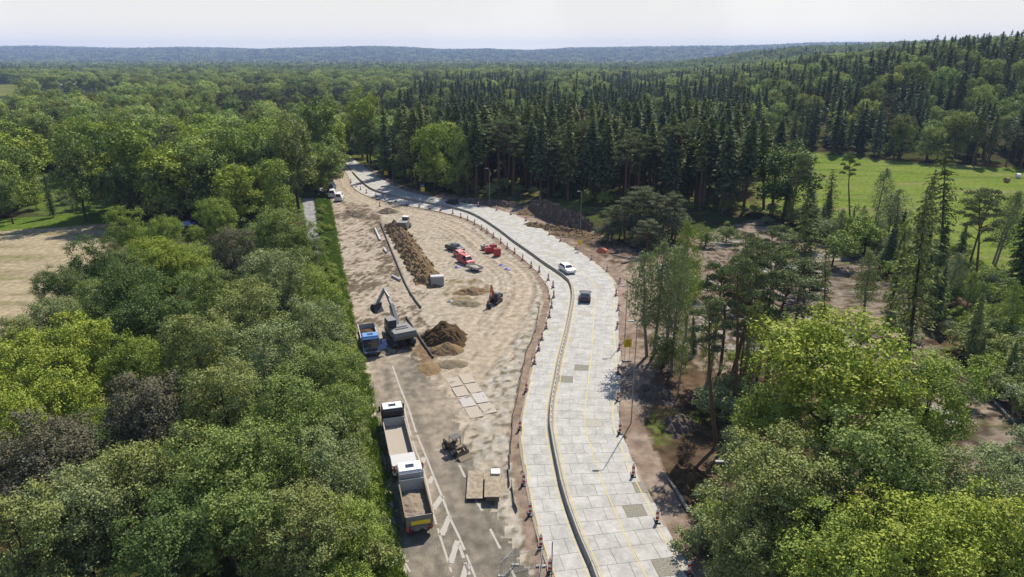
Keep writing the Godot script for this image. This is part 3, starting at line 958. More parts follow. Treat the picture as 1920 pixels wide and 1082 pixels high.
func slab_road() -> void:
	rng.seed = 5
	var road := Node3D.new()
	road.name = "slab_road"
	road.set_meta("kind", "structure")
	add_child(road)
	# bedding sand under the slabs
	var ax := smooth(BAR, 2.0)
	var rows := []
	var wl := 3.4
	var wr := 8.4
	for i in ax.size():
		var t := (ax[mini(i + 1, ax.size() - 1)] - ax[maxi(i - 1, 0)]).normalized()
		if i > 1 and i < ax.size() - 2: t = (ax[i + 2] - ax[i - 2]).normalized()
		var n := Vector2(-t.y, t.x)
		wl = lerpf(wl, clampf(reach(ax[i], -n, L_EDGE, 14.0, wl), 2.0, 7.5), 0.6)
		wr = lerpf(wr, clampf(reach(ax[i], n, R_EDGE, 18.0, wr), 5.0, 11.0), 0.6)
		rows.append([ax[i], n, wl, wr])
	var bed := ST()
	for i in rows.size() - 1:
		var c := []
		for r in [rows[i], rows[i + 1]]:
			for o in [-(r[2] + 0.2), r[3] + 0.2]:
				var p: Vector2 = r[0] + r[1] * o
				c.append(Vector3(p.x, 0.085, p.y))
		quad(bed, c[0], c[1], c[3], c[2], Vector3.UP)
	put("bedding", done(bed), M.bed, road)
	# dark and tan slabs where they lie
	var dark := []
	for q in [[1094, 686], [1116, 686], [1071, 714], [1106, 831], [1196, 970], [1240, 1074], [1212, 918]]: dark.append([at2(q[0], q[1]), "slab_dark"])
	for q in [[1091, 591], [1040, 619], [1036, 631], [1062, 634], [1120, 538], [1058, 477], [1040, 468], [1012, 453], [1022, 460], [960, 424], [942, 416], [990, 457], [1050, 485], [1035, 490]]: dark.append([at2(q[0], q[1]), "slab_tan"])
	var list := []
	for i in rows.size() - 1:
		for side in [-1, 1]:
			var r0: Array = rows[i]
			var r1: Array = rows[i + 1]
			var w: float = minf(r0[2], r1[2]) if side < 0 else minf(r0[3], r1[3])
			var o: float = 0.35
			var first: float = 2.0 if i % 2 == 0 else 1.05
			while o < w - 0.25:
				var e: float = o + first
				if e > w + 0.45: e = w + (0.25 if i % 2 else 0.0)
				if e - o > 0.3: list.append([i, side * o, side * e])
				o = e
				first = 2.0
	list.sort_custom(func(p, q): return p[0] < q[0])
	var rest := []
	for t in 6: rest.append(ST())
	var rest_dark := ST()
	var made := 0
	for e in list:
		var i: int = e[0]
		var g := 0.017
		var a: float = e[1] + g * signf(e[1])
		var b: float = e[2] - g * signf(e[2])
		var q := []
		for c in [[0, a], [0, b], [1, b], [1, a]]:
			var r: Array = rows[i + c[0]]
			var other: Array = rows[i + 1 - c[0]]
			var p: Vector2 = r[0] + r[1] * c[1]
			var p2: Vector2 = other[0] + other[1] * c[1]
			q.append(p + (p2 - p).normalized() * g)
		var mid: Vector2 = (q[0] + q[1] + q[2] + q[3]) * 0.25
		var which := rng.randi() % 6
		var mat: Material = M.slabs[which]
		var odd := rng.randf() < 0.02
		if odd: mat = M.slab_tan
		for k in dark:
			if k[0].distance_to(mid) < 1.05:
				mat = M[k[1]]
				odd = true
		var y := SLAB_TOP + rng.randf_range(-0.004, 0.004)
		var st: SurfaceTool = ST() if made < 300 else (rest_dark if odd else rest[which])
		var off := Vector3(mid.x, 0, mid.y) if made < 300 else Vector3.ZERO
		var tp := []
		for c in q: tp.append(Vector3(c.x, y + rng.randf_range(-0.003, 0.003), c.y) - off)
		quad(st, tp[0], tp[1], tp[2], tp[3], Vector3.UP)
		for k in 4:
			var c0: Vector3 = tp[k]
			var c1: Vector3 = tp[(k + 1) % 4]
			var dn := Vector3(0, -0.13, 0)
			quad(st, c0, c1, c1 + dn, c0 + dn, (c0 + c1) * 0.5 - (tp[0] + tp[2]) * 0.5)
		if made < 300:
			var o := put("slab", done(st), mat, road)
			o.position = off
		made += 1
	for t in 6: put("far_slabs", done(rest[t]), M.slabs[t], road).set_meta("kind", "stuff")
	put("far_slabs", done(rest_dark), M.slab_tan, road).set_meta("kind", "stuff")
	# yellow lines
	var line_at := func(f: Callable, half: float) -> void:
		var st := ST()
		for i in rows.size() - 1:
			var c := []
			for r in [rows[i], rows[i + 1]]:
				var o: float = f.call(r)
				for h in [-half, half]:
					var p: Vector2 = r[0] + r[1] * (o + h)
					c.append(Vector3(p.x, SLAB_TOP + 0.013, p.y))
			quad(st, c[0], c[1], c[3], c[2], Vector3.UP)
		put("lane_line", done(st), M.line_yellow, road)
	line_at.call(func(r): return -(r[2] - 0.22), 0.055)
	line_at.call(func(r): return -0.55, 0.05)
	line_at.call(func(r): return 0.62, 0.055)
	line_at.call(func(r): return 0.78 + (r[3] - 1.25) * 0.5, 0.06)
	line_at.call(func(r): return r[3] - 0.55, 0.06)
	var sd := ST()
	for i in rows.size() - 1:
		var c4 := []
		for r in [rows[i], rows[i + 1]]:
			for o in [-0.30, 0.30]:
				var p: Vector2 = r[0] + r[1] * o
				c4.append(Vector3(p.x, SLAB_TOP + 0.0085, p.y))
		quad(sd, c4[0], c4[1], c4[3], c4[2], Vector3.UP)
	put("sand_strip", done(sd), M.bed, road)
	# barrier between the two directions
	var bar := thing("safety_barrier", "long low grey safety barrier running between the lanes of the slab road", "barrier", Vector3.ZERO)
	var seg := smooth(BAR, 4.0)
	for i in seg.size() - 1:
		var p := Vector3(seg[i].x, SLAB_TOP, seg[i].y)
		var q := Vector3(seg[i + 1].x, SLAB_TOP, seg[i + 1].y)
		if -p.z > 262.0: break
		var f := (q - p).normalized()
		var rt := Vector3(-f.z, 0, f.x)
		var st := ST()
		var prof := [[-0.19, 0.0], [-0.17, 0.12], [-0.09, 0.22], [-0.08, 0.56], [-0.06, 0.6], [0.06, 0.6], [0.08, 0.56], [0.09, 0.22], [0.17, 0.12], [0.19, 0.0]]
		p += f * 0.02
		q -= f * 0.02
		var cc := Vector3(0, 0.35, 0)
		for k in prof.size() - 1:
			var a0: Vector3 = rt * prof[k][0] + Vector3(0, prof[k][1], 0)
			var a1: Vector3 = rt * prof[k + 1][0] + Vector3(0, prof[k + 1][1], 0)
			quad(st, p + a0, p + a1, q + a1, q + a0, (a0 + a1) * 0.5 - cc)
		for end in [[p, -f], [q, f]]:
			for k in range(1, prof.size() - 1):
				tri(st, end[0] + rt * prof[0][0], end[0] + rt * prof[k][0] + Vector3(0, prof[k][1], 0), end[0] + rt * prof[k + 1][0] + Vector3(0, prof[k + 1][1], 0), end[1])
		var s := put("barrier_segment", done(st), M.barrier, bar)
		if -p.z > 70.0 and -p.z < 128.0:
			var b := Basis(rt, Vector3.UP, -f)
			if not PROTO.has("spacer"):
				var st2 := ST()
				box(st2, Vector3.ZERO, Vector3(0.07, 0.2, 0.30), 0.02)
				PROTO.spacer = done(st2)
			for k in 3:
				var sp := put("spacer", PROTO.spacer, M.barrier_pale, s)
				sp.transform = Transform3D(b, p.lerp(q, (k + 0.5) / 3.0) + rt * 0.115 + Vector3(0, 0.42, 0))

# ---------- things on the site ----------
func heading(from: Vector3, to: Vector3) -> float:
	# turn so that local -z points from -> to
	var d := to - from
	return atan2(-d.x, -d.z)

# a heap of earth: length l, width w, height h
func heap(l: float, w: float, h: float, sd: int, lumps := 0.35, ridge := 0.0, flat := 0.0) -> ArrayMesh:
	var n := FastNoiseLite.new()
	n.seed = sd
	n.frequency = 0.55
	n.fractal_octaves = 4
	var nx := int(clampf(w / 0.22, 10, 60))
	var nz := int(clampf(l / 0.22, 10, 150))
	var st := SurfaceTool.new()
	st.begin(Mesh.PRIMITIVE_TRIANGLES)
	st.set_smooth_group(-1)
	var H := func(i: int, j: int) -> Vector3:
		var x := (float(i) / nx - 0.5) * w * 1.15
		var z := (float(j) / nz - 0.5) * l * 1.15
		var wob := 1.0 + (0.22 if ridge < 0.8 else 0.6) * n.get_noise_2d(x * 0.5 + 40, z * 0.5)
		var ez := maxf(absf(z) - l * 0.5 * ridge, 0.0) / (l * 0.5 * (1.0 - ridge))
		var e := sqrt(pow(x / (w * 0.5), 2.0) + ez * ez) * wob
		var y := h * (pow(maxf(0.0, 1.0 - e), 0.85) if flat == 0.0 else pow(maxf(0.0, 1.0 - e * e), flat))
		if e < 1.08: y += lumps * n.get_noise_2d(x, z) * smoothstep(1.08, 0.8, e) + lumps * 0.5 * n.get_noise_2d(x * 2.7, z * 2.7 + 9) * smoothstep(1.05, 0.85, e)
		if ridge > 0.8: y *= 1.0 + 0.22 * sin(z * 2.1 + 2.5 * n.get_noise_2d(x, z))
		return Vector3(x, y if e < 1.08 else -0.25, z)
	for j in nz:
		for i in nx:
			var a: Vector3 = H.call(i, j)
			var b: Vector3 = H.call(i + 1, j)
			var c: Vector3 = H.call(i + 1, j + 1)
			var d: Vector3 = H.call(i, j + 1)
			if maxf(maxf(a.y, b.y), maxf(c.y, d.y)) < -0.2: continue
			quad(st, a, b, c, d, Vector3.UP)
	st.index()
	st.generate_normals()
	return st.commit()

func tipper(called: String, label: String, front: Vector3, rear: Vector3, cab_m: Material, roof_m: Material, bed_m: Material, cargo: String, style: int) -> Node3D:
	# origin under the front axle side, -z ahead; length l
	var l := front.distance_to(rear)
	var o := thing(called, label, "truck", front.lerp(rear, 0.5), heading(rear, front))
	var f := -l * 0.5
	var w := 2.5
	# cab
	var st := ST()
	prism(st, PackedVector2Array([Vector2(f + 0.02, 0.55), Vector2(f, 1.5), Vector2(f + 0.22, 2.85), Vector2(f + 0.45, 3.12), Vector2(f + 2.05, 3.12), Vector2(f + 2.15, 2.95), Vector2(f + 2.15, 0.95), Vector2(f + 1.75, 0.95), Vector2(f + 1.7, 0.55)]), -w / 2, w / 2, 0.05, 1.5)
	var cab := put("cab", done(st), cab_m, o)
	st = ST()
	box(st, Vector3(0, 3.16, f + 1.25), Vector3(w - 0.28, 0.10, 1.55), 0.04)
	put("roof", done(st), roof_m, o)
	st = ST()
	box(st, Vector3(0, 3.22, f + 1.25), Vector3(0.85, 0.06, 0.6), 0.02)
	put("roof_hatch", done(st), M.glass, o)
	st = ST()
	prism(st, PackedVector2Array([Vector2(f - 0.015, 1.55), Vector2(f + 0.19, 2.78), Vector2(f + 0.23, 2.78), Vector2(f + 0.03, 1.55)]), -w / 2 + 0.12, w / 2 - 0.12)
	put("windscreen", done(st), M.glass, cab)
	for s in [-1.0, 1.0]:
		st = ST()
		box(st, Vector3(s * (w / 2 - 0.012), 2.1, f + 0.95), Vector3(0.04, 0.85, 1.1), 0.01, Transform3D(Basis(Vector3.FORWARD, -0.05 * -s), Vector3(-0.03 * s, 0, 0)))
		put("side_window", done(st), M.glass, cab)
		st = ST()
		box(st, Vector3(s * (w / 2 + 0.18), 2.3, f + 0.12), Vector3(0.2, 0.75, 0.14), 0.03)
		rod(st, Vector3(s * (w / 2 - 0.02), 2.55, f + 0.3), Vector3(s * (w / 2 + 0.18), 2.55, f + 0.12), 0.025, 0.025, 5)
		put("mirror", done(st), M.orange if style == 0 else M.black, o)
		st = ST()
		box(st, Vector3(s * 0.9, 0.85, f - 0.02), Vector3(0.5, 0.22, 0.06), 0.02)
		put("headlight", done(st), M.lamp_glass, cab)
	st = ST()
	box(st, Vector3(0, 0.55, f + 0.05), Vector3(w, 0.38, 0.3), 0.05)
	put("bumper", done(st), M.dark, cab)
	st = ST()
	box(st, Vector3(0, 1.2, f - 0.02), Vector3(1.7, 0.5, 0.05), 0.02)
	put("grille", done(st), M.black, cab)
	st = ST()  # rear wall of the cab
	box(st, Vector3(0, 2.0, f + 2.18), Vector3(w - 0.1, 1.9, 0.06), 0.02)
	box(st, Vector3(0.5, 2.5, f + 2.22), Vector3(0.7, 0.35, 0.05), 0.02)
	put("cab_rear_wall", done(st), M.black if style == 1 else M.light_grey, cab)
	# chassis
	st = ST()
	for s in [-0.45, 0.45]: box(st, Vector3(s, 0.85, 0.4), Vector3(0.16, 0.28, l - 1.2), 0.02)
	box(st, Vector3(0, 0.6, l * 0.5 - 0.15), Vector3(w - 0.2, 0.16, 0.12), 0.02)
	put("chassis", done(st), M.dark, o)
	# open body
	var b0 := f + 2.45
	var b1 := l * 0.5
	st = ST()
	box(st, Vector3(0, 1.12, (b0 + b1) / 2), Vector3(w - 0.04, 0.12, b1 - b0), 0.02)
	var bed := put("tipper_bed", done(st), bed_m, o)
	var bh := 1.0 if style != 1 else 0.75
	for s in [-1.0, 1.0]:
		st = ST()
		box(st, Vector3(s * (w / 2 - 0.03), 1.18 + bh / 2, (b0 + b1) / 2), Vector3(0.07, bh, b1 - b0), 0.02)
		box(st, Vector3(s * (w / 2), 1.18 + bh, (b0 + b1) / 2), Vector3(0.13, 0.09, b1 - b0), 0.02)
		for k in 6: box(st, Vector3(s * (w / 2 + 0.02), 1.18 + bh / 2, lerpf(b0 + 0.3, b1 - 0.3, k / 5.0)), Vector3(0.06, bh, 0.1), 0.01)
		put("side_panel", done(st), M.light_grey if style == 2 else bed_m, bed)
	st = ST()
	box(st, Vector3(0, 1.18 + bh / 2 + 0.15, b0 + 0.04), Vector3(w - 0.04, bh + 0.3, 0.08), 0.02)
	put("headboard", done(st), M.light_grey, bed)
	st = ST()
	box(st, Vector3(0, 1.18 + bh / 2, b1 - 0.04), Vector3(w - 0.06, bh, 0.08), 0.02)
	put("tailgate", done(st), M.steel if style == 0 else M.light_grey, bed)
	if style == 0:
		st = ST()
		box(st, Vector3(0.1, 1.46, b1 + 0.03), Vector3(1.75, 0.42, 0.04), 0.01)
		put("rear_panel", done(st), M.yellow, bed)
		for s in [-1.0, 1.0]:
			st = ST()
			box(st, Vector3(s * 1.12, 0.85, b1 - 0.25), Vector3(0.28, 0.5, 0.5), 0.05)
			put("mudguard", done(st), M.orange, o)
			st = ST()
			box(st, Vector3(s * 0.95, 0.62, b1 + 0.0), Vector3(0.4, 0.14, 0.08), 0.02)
			put("tail_light", done(st), M.tail, o)
	if style == 1:  # rolled cover over the tail
		st = ST()
		prism(st, PackedVector2Array([Vector2(b1 - 2.5, 1.95), Vector2(b1 - 2.3, 2.14), Vector2(b1 - 1.3, 2.22), Vector2(b1 - 0.2, 2.14), Vector2(b1 + 0.03, 1.5), Vector2(b1 - 0.02, 1.3), Vector2(b1 - 0.06, 1.9), Vector2(b1 - 1.3, 2.1)]), -w / 2 - 0.02, w / 2 + 0.02)
		put("load_cover", done(st), M.light_grey, bed)
	if cargo != "":
		var ld := put("load", heap(b1 - b0 + 0.1, w * 1.02, 0.75 if cargo == "soil" else 0.32, 5 + style, 0.22), M[cargo], bed)
		ld.position = Vector3(0, 1.18 + (0.25 if cargo == "soil" else 0.0), (b0 + b1) / 2)
	for z in [f + 1.05, l * 0.5 - 2.7, l * 0.5 - 1.35]:
		for s in [-1.0, 1.0]: wheel_into(o, Vector3(s * (w / 2 - 0.2), 0.5, z), 0.5, 0.36)
	return o

# [body material, length, width, height] -> hatchback, van or pickup; -z ahead
func car(called: String, label: String, category: String, where: Vector3, turn: float, m: Material, shape: String, group := "") -> Node3D:
	var o := thing(called, label, category, where, turn, group)
	var w := 1.8
	var lower: PackedVector2Array
	var cabin: PackedVector2Array
	var roof_z := [0.0, 0.0]
	var top := 1.45
	if shape == "hatch":
		lower = PackedVector2Array([Vector2(-2.1, 0.3), Vector2(-2.15, 0.62), Vector2(-1.95, 0.82), Vector2(-1.05, 0.97), Vector2(1.95, 1.02), Vector2(2.12, 0.7), Vector2(2.08, 0.3)])
		cabin = PackedVector2Array([Vector2(-1.1, 0.96), Vector2(-0.35, 1.42), Vector2(1.3, 1.45), Vector2(1.95, 1.0)])
		roof_z = [-0.3, 1.3]
	elif shape == "van":
		top = 1.95
		lower = PackedVector2Array([Vector2(-2.4, 0.32), Vector2(-2.45, 0.8), Vector2(-2.2, 1.05), Vector2(-1.75, 1.15), Vector2(2.4, 1.15), Vector2(2.42, 0.32)])
		cabin = PackedVector2Array([Vector2(-1.8, 1.12), Vector2(-1.15, 1.86), Vector2(-0.9, 1.95), Vector2(2.3, 1.95), Vector2(2.4, 1.12)])
		roof_z = [-0.95, 2.3]
	else:
		top = 1.75
		lower = PackedVector2Array([Vector2(-2.5, 0.4), Vector2(-2.55, 0.85), Vector2(-2.3, 1.05), Vector2(-1.3, 1.12), Vector2(2.5, 1.1), Vector2(2.5, 0.4)])
		cabin = PackedVector2Array([Vector2(-1.35, 1.08), Vector2(-0.75, 1.7), Vector2(0.55, 1.75), Vector2(0.8, 1.08)])
		roof_z = [-0.7, 0.5]
	var st := ST()
	prism(st, lower, -w / 2, w / 2, 0.10, 0.75)
	put("body", done(st), m, o)
	st = ST()
	prism(st, cabin, -w / 2 + 0.07, w / 2 - 0.07, 0.32, 1.0)
	var cab := put("cabin", done(st), m, o)
	# glass set 6 mm proud of the cabin
	var glass := func(a: Vector2, b: Vector2, called2: String) -> void:
		var s2 := ST()
		var nrm := (b - a).orthogonal().normalized()
		if nrm.y < 0: nrm = -nrm
		var p := a.lerp(b, 0.08) + nrm * 0.006
		var q := a.lerp(b, 0.92) + nrm * 0.006
		var kx := func(pt: Vector2) -> float: return w / 2 - 0.15 - 0.32 * maxf(pt.y - 1.0, 0)
		quad(s2, Vector3(-kx.call(p), p.y, p.x), Vector3(kx.call(p), p.y, p.x), Vector3(kx.call(q), q.y, q.x), Vector3(-kx.call(q), q.y, q.x), Vector3(0, nrm.y, nrm.x))
		put(called2, done(s2), M.glass, cab)
	glass.call(cabin[0], cabin[1], "windscreen")
	glass.call(cabin[cabin.size() - 2], cabin[cabin.size() - 1], "rear_window")
	for s in [-1.0, 1.0]:
		st = ST()
		var z1: float = roof_z[1] if shape == "hatch" else (0.4 if shape == "pickup" else -0.1)
		var pts := [Vector2(roof_z[0] - 0.45, 1.06), Vector2(roof_z[0] + 0.02, top - 0.1), Vector2(z1, top - 0.1), Vector2(z1 + (0.45 if shape == "hatch" else 0.1), 1.06)]
		var v := []
		for p in pts: v.append(Vector3(s * (w / 2 - 0.062 - 0.32 * maxf(p.y - 1.0, 0.0)), p.y, p.x))
		quad(st, v[0], v[1], v[2], v[3], Vector3(s, 0.2, 0))
		put("side_window", done(st), M.glass, cab)
		st = ST()
		box(st, Vector3(s * 0.66, 0.72, lower[1].x + 0.04), Vector3(0.36, 0.16, 0.12), 0.03)
		put("headlight", done(st), M.lamp_glass, o)
		st = ST()
		box(st, Vector3(s * 0.7, 0.85, lower[lower.size() - 2].x - 0.02), Vector3(0.26, 0.2, 0.1), 0.03)
		put("tail_light", done(st), M.tail, o)
		st = ST()
		box(st, Vector3(s * (w / 2 + 0.05), 1.05, roof_z[0] - 0.4), Vector3(0.18, 0.13, 0.1), 0.03)
		put("mirror", done(st), M.black, o)
		for z in [lower[0].x + 0.78, lower[lower.size() - 1].x - 0.78]:
			wheel_into(o, Vector3(s * (w / 2 - 0.1), 0.32, z), 0.32, 0.21)
	if shape == "pickup":
		st = ST()
		box(st, Vector3(0, 1.16, 1.65), Vector3(w - 0.3, 0.08, 1.5), 0.02)
		put("load_bed", done(st), M.dark, o)
	return o

func excavator(called: String, label: String, where: Vector3, body_turn: float, m: Material, size: float, apex: Vector3, tip: Vector3, boom_m: Material) -> Node3D:
	var o := thing(called, label, "excavator", where, body_turn)
	var inv := o.transform.affine_inverse()
	var k := size
	for s in [-1.0, 1.0]:
		var st := ST()
		var pr := PackedVector2Array()
		for i in 9: pr.append(Vector2(-1.55 * k - 0.42 * k * sin(PI * i / 8.0), 0.46 * k + 0.42 * k * cos(PI * i / 8.0)))
		for i in 9: pr.append(Vector2(1.55 * k + 0.42 * k * sin(PI * i / 8.0), 0.46 * k - 0.42 * k * cos(PI * i / 8.0)))
		prism(st, pr, s * 1.05 * k - 0.3 * k, s * 1.05 * k + 0.3 * k)
		for i in 13: box(st, Vector3(s * 1.05 * k, 0.89 * k, lerpf(-1.5, 1.5, i / 12.0) * k), Vector3(0.64 * k, 0.05, 0.12 * k), 0.01)
		put("track", done(st), M.dark, o)
	var st1 := ST()
	rod(st1, Vector3(0, 0.6 * k, 0), Vector3(0, 1.0 * k, 0), 0.75 * k, 0.75 * k, 14)
	put("turntable", done(st1), M.dark, o)
	var st := ST()
	box(st, Vector3(0.1 * k, 1.45 * k, 0.55 * k), Vector3(2.5 * k, 0.85 * k, 2.6 * k), 0.1 * k)
	var body := put("house", done(st), m, o)
	st = ST()
	prism(st, PackedVector2Array([Vector2(1.7 * k, 1.02 * k), Vector2(2.35 * k, 1.15 * k), Vector2(2.5 * k, 1.5 * k), Vector2(2.35 * k, 1.98 * k), Vector2(1.7 * k, 2.05 * k)]), -1.22 * k, 1.3 * k)
	put("counterweight", done(st), m, o)
	st = ST()
	for i in 3: box(st, Vector3(0.1 * k, 1.9 * k, (0.45 + 0.55 * i) * k), Vector3(1.5 * k, 0.06 * k, 0.2 * k), 0.02)
	put("engine_vents", done(st), M.black, body)
	st = ST()
	prism(st, PackedVector2Array([Vector2(-1.25 * k, 1.1 * k), Vector2(-1.3 * k, 1.7 * k), Vector2(-1.0 * k, 2.75 * k), Vector2(0.35 * k, 2.75 * k), Vector2(0.4 * k, 1.1 * k)]), -1.2 * k, -0.3 * k)
	var cab := put("cab", done(st), M.dark, o)
	st = ST()
	box(st, Vector3(-0.75 * k, 2.77 * k, -0.3 * k), Vector3(0.95 * k, 0.08 * k, 1.4 * k), 0.03)
	put("cab_roof", done(st), m, cab)
	st = ST()
	box(st, Vector3(-1.205 * k, 2.1 * k, -0.4 * k), Vector3(0.02, 0.8 * k, 1.1 * k), 0.005)
	put("cab_window", done(st), M.glass, cab)
	# boom, stick and bucket
	var foot := Vector3(0.15 * k, 1.6 * k, -0.6 * k)
	var ap := inv * apex
	var tp := inv * tip
	var bend := foot.lerp(ap, 0.45) + Vector3(0, 0.55 * k, 0)
	st = ST()
	beam(st, foot, bend, 0.34 * k, 0.5 * k)
	beam(st, bend, ap, 0.30 * k, 0.40 * k)
	put("boom", done(st), boom_m, o)
	st = ST()
	beam(st, ap, tp, 0.24 * k, 0.34 * k)
	put("stick", done(st), boom_m if k < 0.8 else M.grey, o)
	st = ST()
	rod(st, foot + Vector3(0.28 * k, -0.1, -0.3 * k), bend + Vector3(0.28 * k, -0.1, 0), 0.07 * k, 0.05 * k, 6)
	rod(st, foot + Vector3(-0.28 * k, -0.1, -0.3 * k), bend + Vector3(-0.28 * k, -0.1, 0), 0.07 * k, 0.05 * k, 6)
	rod(st, bend.lerp(ap, 0.3) + Vector3(0, 0.35 * k, 0), ap.lerp(tp, 0.15) + Vector3(0, 0.3 * k, 0), 0.07 * k, 0.05 * k, 6)
	put("hydraulic_ram", done(st), M.steel, o)
	st = ST()
	var away := (tp - foot) * Vector3(1, 0, 1)
	var bt := Transform3D(Basis(Vector3.UP, atan2(-away.x, -away.z)), tp)
	var bk := PackedVector2Array([Vector2(-0.25, 0.1), Vector2(-0.55, -0.3), Vector2(-0.5, -0.75), Vector2(-0.1, -1.0), Vector2(0.45, -0.95), Vector2(0.1, -0.35), Vector2(0.15, 0.1)])
	var bm := ST()
	for i in bk.size(): bk[i] = bk[i] * k
	prism(bm, bk, -0.6 * k, 0.6 * k)
	var bo := put("bucket", done(bm), M.dark, o)
	bo.transform = bt
	return o

func beacons() -> void:
	var proto: Node3D = null
	var L := [[975, 806], [982, 908], [994, 964], [1014, 1026], [1031, 1072], [1034, 578], [1030, 596], [1024, 617], [1016, 638], [1010, 658], [1002, 683], [987, 734], [913, 437], [925, 446], [939, 456], [951, 466], [965, 475], [980, 488], [996, 501], [1011, 511], [1028, 526], [1037, 540], [1038, 559], [903, 431], [890, 421], [877, 413], [864, 408], [849, 401], [826, 396], [806, 393], [786, 389], [764, 385], [742, 379], [722, 375], [705, 370], [687, 363], [676, 357], [668, 351], [658, 343], [712, 387]]
	var R := [[1162, 813], [1187, 893], [1232, 979], [1291, 1079], [1159, 582], [1157, 617], [1161, 657], [1159, 702], [1158, 752], [1155, 555], [1162, 531], [1138, 509], [1109, 488], [1080, 468], [1051, 453], [1030, 441], [1008, 427], [986, 415], [958, 403], [931, 395], [897, 388]]
	for row in [[L, "red and white guide beacon on the edge of the slab road facing the sand pit", "guide beacons along the sand pit side of the slab road"], [R, "red and white guide beacon on the woodland edge of the slab road", "guide beacons along the woodland side of the slab road"]]:
		for q in row[0]:
			var p := at(q[0], q[1])
			if proto == null:
				proto = thing("guide_beacon", row[1], "beacon", p)
				proto.scale = Vector3.ONE * 1.2
				var st := ST()
				box(st, Vector3(0, 0.06, 0), Vector3(0.44, 0.12, 0.78), 0.03)
				put("foot", done(st), M.black, proto)
				for k in 4:
					st = ST()
					box(st, Vector3(0, 0.28 + 0.24 * k, 0), Vector3(0.26, 0.235, 0.05), 0.008)
					put("red_band" if k % 2 == 0 else "white_band", done(st), M.beacon_red if k % 2 == 0 else M.beacon_white, proto)
				st = ST()
				box(st, Vector3(0, 1.17, 0), Vector3(0.1, 0.12, 0.08), 0.02)
				put("reflector", done(st), M.orange, proto)
				proto.position.y = SLAB_TOP if Geometry2D.is_point_in_polygon(Vector2(p.x, p.z), POLY.road) else 0.0
				tag(proto, "", "", row[2])
			else:
				var o := again(proto, "guide_beacon", row[1], p, rng.randf_range(-0.3, 0.3))
				o.scale = Vector3.ONE * 1.2
				o.position.y = SLAB_TOP if Geometry2D.is_point_in_polygon(Vector2(p.x, p.z), POLY.road) else 0.0
				o.set_meta("group", row[2])

func top_height(u: float, v_base: float, v_top: float) -> float:
	var p := at(u, v_base)
	return on(u, v_top, -p.z).y

func lamp(label: String, u: float, v: float, h: float, arm := -1.0) -> void:
	var p := at(u, v)
	var o := thing("street_lamp", label, "street lamp", p, 0, "street lamps along the road")
	var st := ST()
	bent(st, [Vector3(0, -0.3, 0), Vector3(0, 1.2, 0), Vector3(0, h, 0)], [0.085, 0.07, 0.045], 8)
	bent(st, [Vector3(0, h, 0), Vector3(arm * 0.5, h + 0.12, 0)], [0.05, 0.04], 6)
	put("pole", done(st), M.galv, o)
	st = ST()
	box(st, Vector3(arm * 0.75, h + 0.14, 0), Vector3(0.7, 0.12, 0.28), 0.04)
	var hd := put("lamp_head", done(st), M.galv, o)
	st = ST()
	box(st, Vector3(arm * 0.75, h + 0.07, 0), Vector3(0.5, 0.03, 0.22), 0.01)
	put("lens", done(st), M.lamp_glass, hd)

func sign_post(label: String, u: float, v: float, h: float, w: float, blue: bool) -> void:
	var p := at(u, v)
	var o := thing("road_sign", label, "sign", p, 0.12, "yellow signs beside the slab road")
	var st := ST()
	for s in [-0.3, 0.3]: rod(st, Vector3(s * w, -0.2, 0), Vector3(s * w, h, 0), 0.03, 0.03, 6)
	put("posts", done(st), M.galv, o)
	st = ST()
	box(st, Vector3(0, h - w * 0.55, 0.05), Vector3(w, w * 1.1, 0.04), 0.012)
	var pl := put("panel", done(st), M.yellow, o)
	if not blue:
		st = ST()
		for k in 3: box(st, Vector3((k % 2) * 0.1 - 0.05, h - w * (0.3 + 0.25 * k), 0.075), Vector3(w * (0.45 + 0.1 * k), w * 0.07, 0.008), 0.002)
		put("lettering_bars", done(st), M.dark, pl)
	st = ST()
	box(st, Vector3(0, 0.08, 0), Vector3(w * 1.1, 0.16, 0.7), 0.03)
	put("base", done(st), M.dark, o)
	if blue:
		st = ST()
		rod(st, Vector3(0, h + 0.5, 0.03), Vector3(0, h + 0.5, 0.07), 0.42, 0.42, 18)
		put("blue_disc", done(st), M.blue, o)

